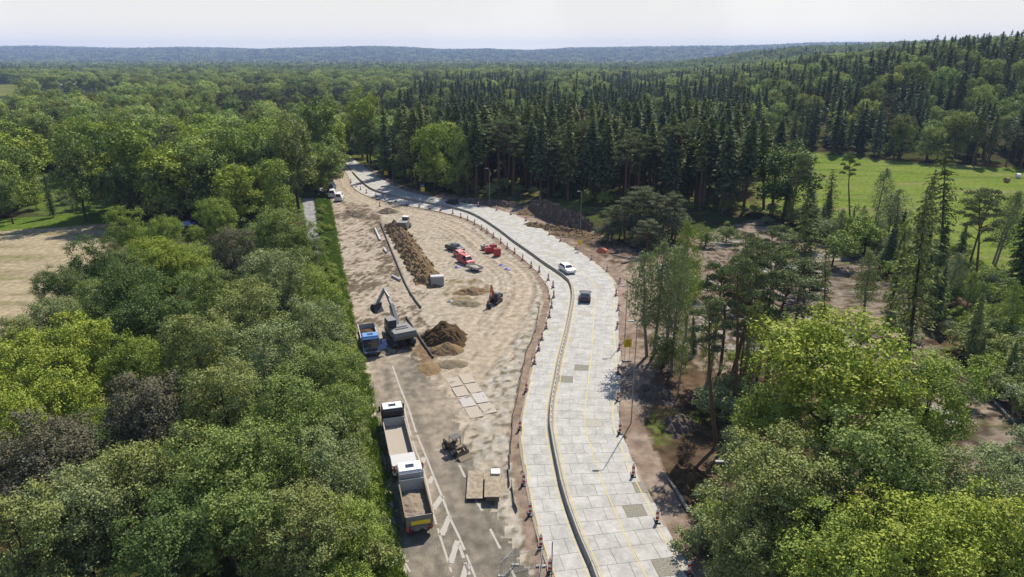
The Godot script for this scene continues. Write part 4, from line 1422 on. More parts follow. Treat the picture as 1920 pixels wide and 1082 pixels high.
func site_things() -> void:
	rng.seed = 99
	var road_dir := (at(690, 690) - at(765, 1082)).normalized()
	# white tipper, nearest
	var rear := at(788, 1004)
	tipper("tipper_truck", "white tipper truck with yellow tail panel and sand in its open bed, nearest truck", rear + (at(762, 885) - rear).normalized() * 8.0, rear, M.white, M.white, M.machine_brown, "cargo_tan", 0)
	var fr := at(735, 760, 3.2)
	fr.y = 0
	var fb := fr + road_dir * 1.3
	tipper("tipper_truck", "dark cabbed tipper truck with white roof and empty pale bed ahead of the white one", fb, fb - road_dir * 12.6, M.dark, M.white, M.steel_plate, "", 1)
	var bf := at(698, 670)
	tipper("tipper_truck", "blue tipper truck facing the viewer with dark soil in its bed", bf, bf + (at(677, 592) - bf).normalized() * 8.4, M.blue, M.blue, M.grey, "soil", 2)
	var bt: Node3D = get_node("tipper_truck_002")
	var st := ST()
	box(st, Vector3(0, 0, 0.55), Vector3(0.06, 1.5, 1.1), 0.03, Transform3D(Basis(Vector3.UP, -1.15), Vector3(-1.26, 1.6, -3.9)))
	put("open_door", done(st), M.blue, bt)
	# excavators
	var eb := at(748, 640)
	var ahead := -eb.z
	excavator("excavator", "large grey tracked excavator with raised boom loading the blue truck", eb, heading(eb, on(718, 545, ahead + 6.0) * Vector3(1, 0, 1)), M.excavator_grey, 1.38, on(721, 541, ahead + 5.0), on(707, 570, ahead + 3.6), M.grey)
	var mb := at(928, 568)
	var ma := -mb.z
	excavator("mini_excavator", "small orange and black excavator digging on the open sand", mb, heading(mb, on(917, 574, ma - 2.5) * Vector3(1, 0, 1)), M.charcoal, 0.72, on(921, 534, ma - 1.2), on(917, 570, ma - 3.0), M.orange)
	# earth heaps
	var hp := func(called: String, label: String, u: float, v: float, l: float, w: float, h: float, turn: float, m: Material, sd: int, lumps := 0.35, ridge := 0.0) -> void:
		var o := put(called, heap(l, w, h, sd, lumps, ridge), m)
		o.position = at(u, v)
		o.rotation.y = turn
		tag(o, label, "heap")
	hp.call("soil_heap", "big dark brown soil heap beside the excavator", 835, 636, 8.6, 7.2, 3.2, 0.3, M.soil, 31, 0.5)
	hp.call("soil_heap", "small pointed grey brown heap in front of the big dark one", 836, 658, 3.8, 5.2, 1.5, 0.1, M.soil_mid, 37, 0.2)
	hp.call("soil_heap", "low flat grey gravel heap below the big soil heap", 846, 683, 3.2, 4.6, 0.55, 0.2, M.soil_grey, 38, 0.15)
	hp.call("soil_heap", "flat dark earth spread at the end of the drain trench", 806, 692, 5.0, 3.2, 0.45, 0.45, M.soil_mid, 39, 0.15)
	var a := at(738, 424)
	var b := at(808, 532)
	var o = put("soil_ridge", heap(a.distance_to(b) + 4.0, 5.2, 1.55, 41, 0.7, 0.86), M.soil_mid)
	o.position = (a + b) * 0.5
	o.rotation.y = heading(b, a)
	tag(o, "long lumpy ridge of excavated brown soil along the trench", "heap")
	hp.call("soil_heap", "small olive brown mound near the far bend of the sand track", 728, 398, 5.5, 6.4, 1.5, 0.0, M.soil_grey, 43, 0.35)
	hp.call("soil_heap", "olive brown spoil mound beside the small orange excavator", 884, 548, 3.8, 6.8, 0.95, 0.2, M.soil_mid, 44, 0.35)
	hp.call("soil_heap", "low dark earth mound behind the big soil heap", 872, 570, 3.4, 6.0, 0.6, -0.2, M.soil_grey, 45, 0.25)
	hp.call("soil_heap", "dark strip of turned soil left of the trench line, far end", 668, 402, 12.0, 5.0, 0.9, 0.5, M.soil_grey, 46, 0.45)
	# black tubes added in place of the shaded trench beside the ridge
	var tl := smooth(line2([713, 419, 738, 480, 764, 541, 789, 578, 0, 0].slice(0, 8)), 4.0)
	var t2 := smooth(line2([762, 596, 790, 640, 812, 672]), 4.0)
	for q in [[tl, "black tube standing for the trench shade along the foot of the long soil ridge"], [t2, "black tube standing for the trench shade between the excavator and the big soil heap"]]:
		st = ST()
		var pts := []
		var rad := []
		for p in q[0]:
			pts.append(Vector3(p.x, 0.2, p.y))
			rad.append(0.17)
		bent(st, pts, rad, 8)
		o = put("trench_shade_tube", done(st), M.black)
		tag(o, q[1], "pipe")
	# white pipe lengths left of the trench
	for q in [[703, 430, 713, 452, "longest white pipe length lying left of the trench line"], [719, 467, 725, 475, "short white pipe length lying left of the trench line"], [735, 519, 750, 527, "white bag of fittings beside the trench line"]]:
		st = ST()
		var p0 := at(q[0], q[1])
		var p1 := at(q[2], q[3])
		rod(st, p0 + Vector3(0, 0.25, 0), p1 + Vector3(0, 0.25, 0), 0.26, 0.26, 9)
		o = put("white_pipe", done(st), M.light_grey)
		tag(o, q[4], "pipe")
	# grey machine at the head of the ridge
	o = thing("dumper", "grey wheeled dumper with white cab at the head of the soil ridge", "dumper", at(757, 430), -0.15)
	st = ST()
	prism(st, PackedVector2Array([Vector2(-1.0, 0.7), Vector2(-1.2, 2.1), Vector2(1.9, 2.2), Vector2(1.7, 0.7)]), -1.3, 1.3)
	put("skip", done(st), M.steel, o)
	st = ST()
	prism(st, PackedVector2Array([Vector2(-2.9, 0.9), Vector2(-2.7, 2.9), Vector2(-1.4, 2.9), Vector2(-1.3, 0.9)]), -0.75, 0.75)
	var cb := put("cab", done(st), M.glass, o)
	st = ST()
	box(st, Vector3(0, 2.95, -2.05), Vector3(1.6, 0.14, 1.5), 0.04)
	put("cab_roof", done(st), M.white, cb)
	st = ST()
	box(st, Vector3(0, 0.85, -0.6), Vector3(1.2, 0.4, 4.6), 0.05)
	put("chassis", done(st), M.dark, o)
	for z in [-2.1, 1.0]:
		for s in [-1.0, 1.0]: wheel_into(o, Vector3(s * 1.05, 0.6, z), 0.6, 0.5)
	# concrete chamber
	o = thing("concrete_chamber", "grey concrete box chamber at the near end of the soil ridge", "block", at(820, 534), 0.15)
	st = ST()
	for s in [-1.0, 1.0]:
		box(st, Vector3(s * 1.15, 0.9, 0), Vector3(0.2, 1.8, 1.8), 0.03)
		box(st, Vector3(0, 0.9, s * 0.8), Vector3(2.1, 1.8, 0.2), 0.03)
	put("wall", done(st), M.concrete, o)
	st = ST()
	box(st, Vector3(0, 1.86, 0.1), Vector3(2.55, 0.14, 1.3), 0.03)
	put("lid", done(st), M.light_grey, o)
	st = ST()
	box(st, Vector3(-1.27, 0.8, 0.2), Vector3(0.05, 1.3, 0.9), 0.02)
	put("side_hatch", done(st), M.navy, o)
	# row of parked vehicles on the sand
	var dir := heading(at(853, 470), at(884, 505))
	car("pickup", "black pickup at the back of the row on the sand", "pickup", at(853, 470), dir + 0.5, M.charcoal, "pickup")
	car("van", "faded red van behind the black pickup on the sand", "van", at(864, 482), dir + 0.3, M.rose, "hatch")
	car("van", "bright red van with white tailgate window nearest the sand trailer", "van", at(873, 494), dir + 0.3, M.red_dark, "van")
	o = thing("trailer", "small flat trailer loaded with pale sand", "trailer", at(890, 507), dir + 0.5)
	st = ST()
	box(st, Vector3(0, 0.62, 0), Vector3(1.9, 0.14, 3.2), 0.03)
	var fl := put("deck", done(st), M.dark, o)
	for s in [-1.0, 1.0]:
		st = ST()
		box(st, Vector3(s * 0.95, 0.85, 0), Vector3(0.07, 0.4, 3.2), 0.02)
		put("side_board", done(st), M.light_grey, fl)
		st = ST()
		box(st, Vector3(0, 0.85, s * 1.58), Vector3(1.8, 0.4, 0.07), 0.02)
		put("end_board", done(st), M.light_grey, fl)
		wheel_into(o, Vector3(s * 0.85, 0.32, 0.3), 0.32, 0.2)
	var ld := put("load", heap(3.1, 1.9, 0.35, 71, 0.1), M.sand, o)
	ld.position.y = 0.78
	# red fuel tanks and bits
	for q in [[925, 472, 1.5, "red", "tallest red tank of the three, standing at the back"], [915, 474, 1.1, "red", "left red tank of the three beside the slab road"], [932, 480, 1.5, "red", "front red tank of the three, nearest the slab road"], [908, 468, 0.9, "grey", "small grey tank beside the three red ones"]]:
		o = thing("fuel_tank", q[4], "tank", at(q[0], q[1]), 0.35)
		st = ST()
		box(st, Vector3(0, q[2] * 0.55 + 0.15, 0), Vector3(1.45, q[2] * 1.1, 1.2), 0.08)
		put("shell", done(st), M[q[3]], o)
		st = ST()
		box(st, Vector3(0, q[2] * 1.1 + 0.19, 0), Vector3(0.6, 0.1, 0.5), 0.03)
		put("cap", done(st), M.dark, o)
		st = ST()
		for s in [-0.5, 0.5]: box(st, Vector3(s, 0.06, 0), Vector3(0.14, 0.14, 1.2), 0.02)
		put("skids", done(st), M.dark, o)
	for q in [[941, 498, "blue plastic sheet bundle on the sand beside the red tanks"], [951, 505, "grey blue folded sheet on the sand near the slab road bend"], [858, 501, "small blue crate on the sand beside the red van"]]:
		o = put("tarpaulin", heap(1.9, 1.4, 0.5, int(q[0]), 0.2), M.plastic_blue)
		o.position = at(q[0], q[1])
		tag(o, q[2], "tarpaulin")
	o = put("sandbag", heap(1.3, 1.3, 0.6, 12, 0.08), M.bag)
	o.position = at(844, 566)
	tag(o, "white big bag lying behind the big soil heap", "bag")
	# compact wheeled machine on the asphalt
	o = thing("compact_loader", "yellow and brown articulated loader parked askew on the asphalt", "loader", at(853, 846), heading(at(836, 830), at(872, 858)))
	o.scale = Vector3.ONE * 0.82
	st = ST()
	box(st, Vector3(0, 1.0, 1.1), Vector3(1.6, 0.9, 1.5), 0.12)
	put("engine_cover", done(st), M.machine_brown, o)
	st = ST()
	box(st, Vector3(0, 0.95, -0.5), Vector3(1.2, 0.55, 1.5), 0.08)
	put("frame", done(st), M.machine_brown, o)
	st = ST()
	for s in [-0.6, 0.6]:
		rod(st, Vector3(s, 1.4, 0.5), Vector3(s, 2.3, 0.4), 0.05, 0.05, 6)
		rod(st, Vector3(s, 1.2, -0.6), Vector3(s, 2.3, -0.4), 0.05, 0.05, 6)
	box(st, Vector3(0, 2.32, 0), Vector3(1.4, 0.08, 1.2), 0.03)
	put("roll_cage", done(st), M.dark, o)
	st = ST()
	box(st, Vector3(0, 1.3, 0.1), Vector3(0.55, 0.5, 0.5), 0.08)
	put("seat", done(st), M.black, o)
	st = ST()
	for s in [-0.5, 0.5]: beam(st, Vector3(s, 1.0, -0.8), Vector3(s, 0.6, -2.0), 0.14, 0.2)
	put("lift_arm", done(st), M.machine_yellow, o)
	st = ST()
	prism(st, PackedVector2Array([Vector2(-2.9, 0.08), Vector2(-2.1, 0.08), Vector2(-1.9, 0.5), Vector2(-2.0, 0.95), Vector2(-2.1, 0.5)]), -0.95, 0.95)
	put("bucket", done(st), M.machine_brown, o)
	for z in [-0.9, 1.2]:
		for s in [-1.0, 1.0]: wheel_into(o, Vector3(s * 0.85, 0.55, z), 0.55, 0.42)
	# steel sheets on blocks at the road side
	for q in [[891, 908, 0.35, "rusty steel sheet lying flat beside the raised one", "rust"], [924, 905, 0.85, "raised rusty steel sheet with pale scrape on timber blocks", "rust"]]:
		o = thing("steel_sheet", q[3], "steel sheet", at(q[0], q[1], q[2]) * Vector3(1, 0, 1), 0.02)
		st = ST()
		box(st, Vector3(0, q[2], 0), Vector3(1.68, 0.09, 4.9), 0.02)
		put("sheet", done(st), M[q[4]], o)
		st = ST()
		for s in [-1.0, 1.0]: box(st, Vector3(0, (q[2] - 0.04) / 2, s * 1.8), Vector3(1.3, q[2] - 0.05, 0.3), 0.02)
		put("blocks", done(st), M.wood, o)
	st = ST()
	box(st, Vector3(0, 0.1, 0), Vector3(0.95, 0.18, 0.9), 0.03)
	o = put("white_box", done(st), M.white)
	o.position = at(929, 886, 0.92)
	tag(o, "flat white box lying on the raised steel sheet", "box")
	# road plates in the sand, two strips
	st = ST()
	box(st, Vector3(0, 0.05, 0), Vector3(1.7, 0.04, 2.75), 0.012)
	var plate := done(st)
	for q in [[846, 708, 895, 784, 0], [870, 702, 921, 776, 1]]:
		var p0 := at(q[0], q[1])
		var p1 := at(q[2], q[3])
		for k in 4:
			o = put("road_plate", plate, M.steel_plate_pale if k == 2 else M.steel_plate)
			o.position = p0.lerp(p1, (k + 0.5) / 4.0)
			o.rotation.y = heading(p0, p1) + rng.randf_range(-0.05, 0.05)
			tag(o, "%s steel road plate in the %s strip at the mouth of the haul track" % [["farthest", "second", "third pale", "nearest"][k], ["left", "right"][q[4]]], "road plate", "road plates at the mouth of the haul track")
	# cars on the slab road
	var wc := at(1063, 510)
	wc.y = SLAB_TOP
	car("car", "white hatchback coming towards the viewer on the slab road bend", "car", wc, heading(at(1040, 495), at(1072, 515)), M.white, "hatch").scale = Vector3.ONE * 1.08
	var gc := at(1097, 562)
	gc.y = SLAB_TOP
	car("car", "dark grey hatchback driving away along the slab road", "car", gc, heading(at(1095, 590), at(1098, 545)), M.charcoal, "hatch").scale = Vector3.ONE * 1.12
	var bc := at(848, 383)
	bc.y = SLAB_TOP
	car("car", "black car far along the slab road near the sand track bend", "car", bc, heading(at(880, 390), at(820, 379)), M.black, "hatch")
	# vehicles parked at the far end
	for q in [[637, 375, "white van nearest the viewer among those parked at the far end", "white", "van", 0.1], [624, 368, "white van parked behind the nearest white one at the far end", "white", "van", 0.15], [622, 356, "dark blue van third in the far parked row", "navy", "van", 0.1], [616, 345, "blue van at the back of the far parked row", "navy", "van", 0.1], [600, 361, "dark car parked in the shade beside the far vans", "charcoal", "hatch", -2.2], [606, 349, "red car half hidden by trees at the far end", "red_dark", "hatch", 0.4], [350, 424, "blue car glimpsed between trees beyond the mown field", "blue", "hatch", 1.4]]:
		car("van" if q[4] == "van" else "car", q[2], "van" if q[4] == "van" else "car", at(q[0], q[1]), q[5], M[q[3]], q[4], "vehicles parked at the far end").scale = Vector3.ONE * (1.25 if q[4] == "van" else 1.0)
	# signs and lamps
	sign_post("large yellow road sign on a stand beside the pines", 1175, 677, 3.5, 1.15, false)
	sign_post("yellow road sign opposite the white car at the bend", 1086, 472, 2.6, 1.0, false)
	sign_post("yellow sign with blue disc above, far along the forest edge", 793, 366, 2.6, 1.25, true)
	sign_post("small yellow sign farthest along the slab road", 724, 334, 2.6, 1.3, false)
	lamp("tall street lamp standing beside the large yellow sign and pines", 1183, 795, top_height(1192, 795, 604))
	lamp("street lamp pole between the slab road bend and the leaning tree", 1171, 640, 9.0)
	lamp("street lamp in front of the brushwood pile", 1088, 437, 10.5)
	lamp("street lamp half hidden by the big oak at the near corner", 1342, 1075, top_height(1348, 1075, 868))
	lamp("street lamp beside the sign with the blue disc", 789, 362, 11.0)
	lamp("street lamp at the far shaded end of the slab road", 737, 340, 11.0)
	lamp("street lamp at the forest edge beyond the black car", 918, 386, 11.0)
	o = thing("marker_post", "thin grey post at the near edge of the slab road", "post", at(1034, 1092))
	st = ST()
	rod(st, Vector3(0, -0.1, 0), Vector3(0, 4.2, 0), 0.05, 0.045, 8)
	put("pole", done(st), M.steel, o)
	st = ST()
	box(st, Vector3(0, 0.1, 0), Vector3(0.5, 0.2, 0.5), 0.03)
	put("base", done(st), M.dark, o)
	# low dark screen along the rough strip
	var sl := smooth(line2([1012, 575, 1008, 600, 1002, 625, 990, 655, 980, 690, 972, 730, 965, 770, 959, 810, 957, 850, 955, 890, 962, 930, 968, 960]), 3.0)
	o = thing("wildlife_screen", "low dark plastic screen on stakes along the slab road verge", "screen", Vector3.ZERO)
	for i in sl.size() - 1:
		st = ST()
		var p := Vector3(sl[i].x + rng.randf_range(-0.15, 0.15), 0, sl[i].y)
		var q := Vector3(sl[i + 1].x + rng.randf_range(-0.15, 0.15), 0, sl[i + 1].y)
		beam(st, p + Vector3(0, 0.22, 0), q + Vector3(0, 0.22, 0), 0.04, 0.5)
		put("screen_panel", done(st), M.screen, o)
		st = ST()
		rod(st, p, p + Vector3(0, 0.75, 0), 0.03, 0.03, 5)
		put("stake", done(st), M.wood, o)
	# construction fence at the near corner
	for q in [[938, 1082, 1016, 1062, "wire fence panel across the near end of the asphalt"], [966, 1060, 938, 1090, "wire fence panel leaning at the near corner of the asphalt"], [1016, 1062, 1010, 1110, "wire fence panel beside the near thin post"]]:
		var p := at(q[0], q[1])
		var e := at(q[2], q[3])
		o = thing("fence_panel", q[4], "fence", p.lerp(e, 0.5), 0)
		var dv := (e - p).normalized() * minf(p.distance_to(e), 3.5) * 0.5
		var up := Vector3(0, 1.9, 0)
		st = ST()
		rod(st, -dv, -dv + up, 0.025, 0.025, 6)
		rod(st, dv, dv + up, 0.025, 0.025, 6)
		rod(st, -dv + up, dv + up, 0.025, 0.025, 6)
		rod(st, -dv + Vector3(0, 0.15, 0), dv + Vector3(0, 0.15, 0), 0.025, 0.025, 6)
		put("frame", done(st), M.galv, o)
		st = ST()
		for i in 15: rod(st, -dv.lerp(-dv, 0.0) + dv * (2.0 * (i + 1) / 16.0) , -dv + dv * (2.0 * (i + 1) / 16.0) + up, 0.006, 0.006, 3, false)
		for i in 5: rod(st, -dv + up * (0.2 + 0.15 * i), dv + up * (0.2 + 0.15 * i), 0.006, 0.006, 3, false)
		put("wire_mesh", done(st), M.galv, o)
		for s in [-1.0, 1.0]:
			st = ST()
			box(st, dv * s + Vector3(0, 0.07, 0), Vector3(0.7, 0.14, 0.24), 0.03)
			put("foot_block", done(st), M.concrete, o)
	# brushwood pile at the forest edge
	o = thing("brushwood_pile", "long grey brown brushwood pile at the edge of the spruce plantation", "brush pile", at(1046, 413), heading(at(1110, 440), at(985, 387)))
	put("heap", heap(31.0, 7.0, 3.2, 81, 1.9, 0.7, 0.7), M.brush, o)
	st = ST()
	for i in 1500:
		var z := rng.randf_range(-14.5, 14.5)
		var x := rng.randf_range(-3.0, 3.0)
		var y := 4.0 * pow(maxf(0.05, 1 - absf(x) / 3.8), 0.8) * (0.8 if absf(z) < 11 else 0.4)
		var dv := (ball() + Vector3(0, 0.4, 0)).normalized() * rng.randf_range(0.3, 0.9)
		rod(st, Vector3(x, y - 0.2, z), Vector3(x, y - 0.2, z) + dv, 0.05, 0.015, 3, false)
	put("twigs", done(st), M.brush, o).set_meta("kind", "stuff")
	hp.call("root_heap", "dark heap of dug roots and soil on the cleared ground", 1648, 520, 6.0, 11.0, 2.4, 0.3, M.soil, 83, 0.9)
	hp.call("root_heap", "dark clod of roots in front of the larger root heap", 1625, 540, 3.5, 6.0, 1.3, 0.3, M.soil, 84, 0.6)
	hp.call("soil_bank", "low bank of brown soil along the forest side of the slab road", 1000, 402, 10.0, 5.5, 1.0, 1.0, M.soil_mid, 85, 0.4, 0.5)
	hp.call("soil_bank", "dark bank of turned soil between sign and brushwood pile", 1075, 444, 14.0, 4.0, 0.8, 1.0, M.soil_mid, 86, 0.4, 0.5)
	hp.call("soil_bank", "dark earth bank at the forest edge beyond the black car", 925, 384, 22.0, 4.5, 1.4, 1.15, M.brush, 88, 0.7, 0.7)
	hp.call("soil_bank", "brown earth bank in front of the brushwood pile", 1040, 430, 20.0, 4.0, 1.0, 0.95, M.soil_mid, 89, 0.6, 0.7)
	hp.call("brush_shade_heap", "dark heap of cut brush and modelled tree shadow beside the large yellow sign", 1232, 742, 6.0, 5.0, 1.2, 0.4, M.brush, 91, 1.0)  # dark heaps model cut brush and the tree shadow around it together
	hp.call("brush_shade_heap", "dark heap of brush and modelled tree shadow between the lamp and the curved pine", 1275, 800, 6.0, 4.0, 1.0, -0.5, M.brush, 92, 1.0)
	hp.call("brush_shade_heap", "dark heap of brush and modelled shadow beside the pale log near the slab road", 1300, 905, 6.5, 4.2, 1.1, 0.2, M.soil, 93, 1.0)
	hp.call("rust_heap", "heap of orange brown dead bracken by the felled pine", 1130, 474, 2.0, 3.2, 1.5, 0.0, M.orange, 87, 0.5)
	# logs on the cleared ground
	for q in [[1150, 480, 1205, 492], [1165, 495, 1200, 487], [1175, 528, 1205, 545], [1290, 960, 1245, 890], [1830, 722, 1905, 800], [1760, 690, 1830, 724]]:
		st = ST()
		var p := at(q[0], q[1]) + Vector3(0, 0.2, 0)
		var e := at(q[2], q[3]) + Vector3(0, 0.2, 0)
		bent(st, [p, p.lerp(e, 0.5) + Vector3(0.1, 0.05, 0), e], [0.2, 0.17, 0.1], 7)
		o = put("felled_log", done(st), M.bark_pale)
		tag(o, "pale felled log lying on the cleared ground beside the slab road" if q[0] < 1400 else "pale felled log lying along the cleared strip at the right edge", "log", "felled logs")
	# pale boards over the shaded ditch and bales on the meadow
	o = put("hay_bale", CylinderMesh.new(), M.hay)
	(o.mesh as CylinderMesh).height = 1.3
	(o.mesh as CylinderMesh).top_radius = 0.85
	(o.mesh as CylinderMesh).bottom_radius = 0.85
	o.rotation = Vector3(0, 0.3, PI / 2)
	o.position = at(1887, 342) + Vector3(0, 0.85, 0)
	tag(o, "brown round bale on the green meadow near the right edge", "bale")
	o = put("hay_bale", o.mesh, M.white)
	o.rotation = Vector3(0, -0.2, PI / 2)
	o.position = at(1908, 334) + Vector3(0, 0.85, 0)
	tag(o, "white wrapped bale on the meadow at the right edge", "bale")
	# farm buildings far off on the left
	for q in [[139, 171, 30.0, "white roofed farm building among the far trees, leftmost"], [222, 170, 22.0, "pale roofed farm shed among the far trees, right of the other"]]:
		o = thing("farm_building", q[3], "building", at(q[0], q[1], 0) * Vector3(1, 0, 1), 0.2, "far farm buildings")
		o.position.y = land(o.position.x, o.position.z)
		st = ST()
		box(st, Vector3(0, 4, 0), Vector3(q[2], 8, 14), 0.1)
		put("wall", done(st), M.white, o)
		st = ST()
		prism(st, PackedVector2Array([Vector2(-8, 8), Vector2(0, 12.5), Vector2(8, 8)]), -q[2] / 2 - 0.5, q[2] / 2 + 0.5)
		put("roof", done(st), M.roof, o)

# ---------- woodland ----------
var placed: Array[Vector3] = []

func left_wood() -> void:
	rng.seed = 404
	# crown centre (u, v), crown radius in metres, height, tint, kind, label
	var T := [
		[236, 428, 4.2, 13, "fresh", "oak", "bright green tree at the corner of the mown field, leftmost of three"],
		[303, 437, 4.0, 12, "fresh", "oak", "bright green open crowned tree right of the field corner tree"],
		[403, 415, 5.2, 14, "fresh", "oak", "bright green round tree on the far edge of the left wood"],
		[508, 437, 6.2, 15, "mid", "oak", "broad green tree on the far edge of the left wood next to the cycle path"],
		[572, 452, 4.0, 11, "mid", "oak", "green tree at the corner of the left wood by the cycle path"],
		[436, 478, 4.6, 13, "dusk", "oak", "dark brownish bare crowned tree amid the left wood"],
		[177, 490, 4.6, 13, "deep", "oak", "dark green tree on the edge of the mown field"],
		[112, 536, 3.8, 11, "deep", "oak", "small dark tree jutting farthest into the mown field"],
		[290, 500, 5.4, 14, "bright", "oak", "yellow green tree behind the dark brownish crown, left"],
		[352, 507, 4.4, 13, "bright", "oak", "yellow green tree touching the dark brownish crown"],
		[240, 555, 5.6, 15, "deep", "oak", "dark green domed tree in the middle of the left wood's field side"],
		[517, 530, 6.0, 14, "sage", "oak", "grey green broad tree right of the dark brownish crown"],
		[586, 545, 4.4, 11, "fresh", "oak", "yellowish green tree on the verge side opposite the soil ridge"],
		[92, 600, 4.0, 11, "sage", "oak", "grey green tree at the near corner of the mown field"],
		[30, 640, 3.6, 10, "olive", "oak", "low olive tree at the left edge below the mown field"],
		[292, 605, 5.4, 15, "deep", "oak", "deep green tree below the dark domed one"],
		[470, 598, 5.4, 14, "olive", "oak", "olive green tree in the heart of the left wood"],
		[388, 560, 4.6, 13, "mid", "oak", "mid green tree below the dark brownish crown"],
		[585, 618, 4.8, 12, "sage", "oak", "grey green tree opposite the excavator"],
		[48, 690, 5.0, 14, "bright", "oak", "bright yellow green tree at the left edge"],
		[155, 668, 5.0, 14, "bright", "oak", "bright yellow green tree second from the left edge"],
		[245, 690, 3.9, 12, "fresh", "oak", "fresh green tree right of the two bright ones"],
		[108, 740, 4.6, 13, "bright", "oak", "bright yellow green tree in front of the two at the left edge"],
		[370, 668, 4.8, 14, "olive", "oak", "olive tree left of the wood's middle"],
		[490, 680, 5.2, 14, "sage", "oak", "grey green tree level with the blue truck"],
		[600, 690, 4.2, 11, "mid", "oak", "green tree on the verge edge nearest the blue truck"],
		[278, 785, 4.8, 13, "dusk", "oak", "dusky brown grey tree amid the near left wood"],
		[78, 872, 5.0, 13, "dusk", "oak", "dusky grey tree at the left edge near the bottom"],
		[20, 800, 3.6, 13, "bright", "oak", "yellow green tree behind the dusky one at the left edge"],
		[420, 770, 4.6, 13, "olive", "oak", "olive green tree right of the near dusky one"],
		[540, 775, 4.6, 13, "mid", "oak", "mid green tree level with the dark cabbed truck"],
		[624, 772, 3.6, 10, "mid", "oak", "green tree overhanging the verge beside the dark cabbed truck"],
		[150, 975, 4.4, 12, "sage", "oak", "blue green leafy tree at the bottom left"],
		[250, 920, 4.2, 12, "olive", "oak", "brownish olive tree near the bottom left"],
		[390, 890, 4.6, 13, "mid", "oak", "leafy green tree in the near left wood"],
		[505, 880, 4.4, 12, "mid", "oak", "green tree behind the one beside the white truck"],
		[605, 870, 4.0, 11, "sage", "oak", "grey green tree beside the white tipper truck"],
		[330, 1010, 4.2, 12, "deep", "oak", "deep green tree at the bottom, left of the middle"],
		[450, 1000, 4.2, 12, "mid", "oak", "mid green tree at the bottom of the left wood"],
		[560, 1000, 4.0, 11, "olive", "oak", "olive tree at the bottom near the asphalt road"],
		[640, 1000, 3.4, 9, "fresh", "oak", "fresh green tree at the bottom beside the asphalt road"],
		[40, 1030, 4.2, 12, "olive", "oak", "olive tree in the bottom left corner"]]
	var i := 0
	var named := []
	for t in T:
		var h: float = t[3]
		var p := under(t[0], t[1], h * 0.68)
		placed.append(p)
		named.append([p, t[6]])
		tree(t[5], i, p, h, t[2] / 5.2 * 14.0 / h * 1.05, t[4], t[6])
		i += 1
	# the trees between them
	var tries := 0
	var said := {}
	var tints := ["sage", "mid", "olive", "mid", "sage", "deep", "fresh"]
	var box2 := Rect2(POLY.left_wood[0], Vector2.ZERO)
	for p in POLY.left_wood: box2 = box2.expand(p)
	while tries < 1500:
		tries += 1
		var p := Vector2(rng.randf_range(box2.position.x, box2.end.x), rng.randf_range(box2.position.y, box2.end.y))
		if not inside(p, "left_wood") or absf(p.x) > 0.85 * -p.y + 12.0: continue
		var ok := true
		for q in placed:
			if Vector2(q.x, q.z).distance_to(p) < 4.6:
				ok = false
				break
		if not ok: continue
		placed.append(Vector3(p.x, 0, p.y))
		var tint: String = tints[rng.randi() % tints.size()]
		var best: Array = named[0]
		for q in named:
			if Vector2(q[0].x, q[0].z).distance_to(p) < Vector2(best[0].x, best[0].z).distance_to(p): best = q
		var dv := p - Vector2(best[0].x, best[0].z)
		var side := ("right of" if dv.x > 0 else "left of") if absf(dv.x) > absf(dv.y) else ("in front of" if dv.y > 0 else "behind")
		var label: String = "lower %s tree %s the %s" % [{"sage": "grey green", "mid": "green", "olive": "olive", "deep": "dark green", "fresh": "fresh green"}[tint], side, best[1]]
		if label.split(" ").size() > 16 or said.has(label): label = "%s understorey tree filling the canopy of the left wood" % {"sage": "grey green", "mid": "green", "olive": "olive", "deep": "dark green", "fresh": "fresh green"}[tint]
		said[label] = true
		tree("oak", rng.randi() % 5, Vector3(p.x, 0, p.y), rng.randf_range(6.0, 8.8), rng.randf_range(1.0, 1.3), tint, label, "understorey trees of the left wood")
	# bushes along the verge
	for e in [[645, 730], [656, 770], [662, 810], [672, 860], [680, 905], [686, 955], [696, 1015], [704, 1065], [668, 830], [676, 930]]:
		var p := at(e[0] - 2, e[1])
		tree("shrub", rng.randi(), p, rng.randf_range(2.2, 3.8), rng.randf_range(0.9, 1.2), ["fresh", "mid", "fresh", "olive"][rng.randi() % 4], "leafy green bush on the verge between left wood and site", "bushes along the verge of the left wood")

	for scrub in 70:  # scrub in the verge grass
		var v := rng.randf_range(385, 700)
		var p := at(lerpf(600, 672, pow((v - 385) / 315.0, 1.15)) + rng.randf_range(-14, 10), v)
		if not inside(Vector2(p.x, p.z), "verge"): continue
		tree("shrub", rng.randi(), p, rng.randf_range(0.8, 1.9), rng.randf_range(1.0, 1.6), ["fresh", "mid", "bright", "grass"][rng.randi() % 4], "low scrub bush in the verge grass beside the dug sand", "scrub in the verge grass")

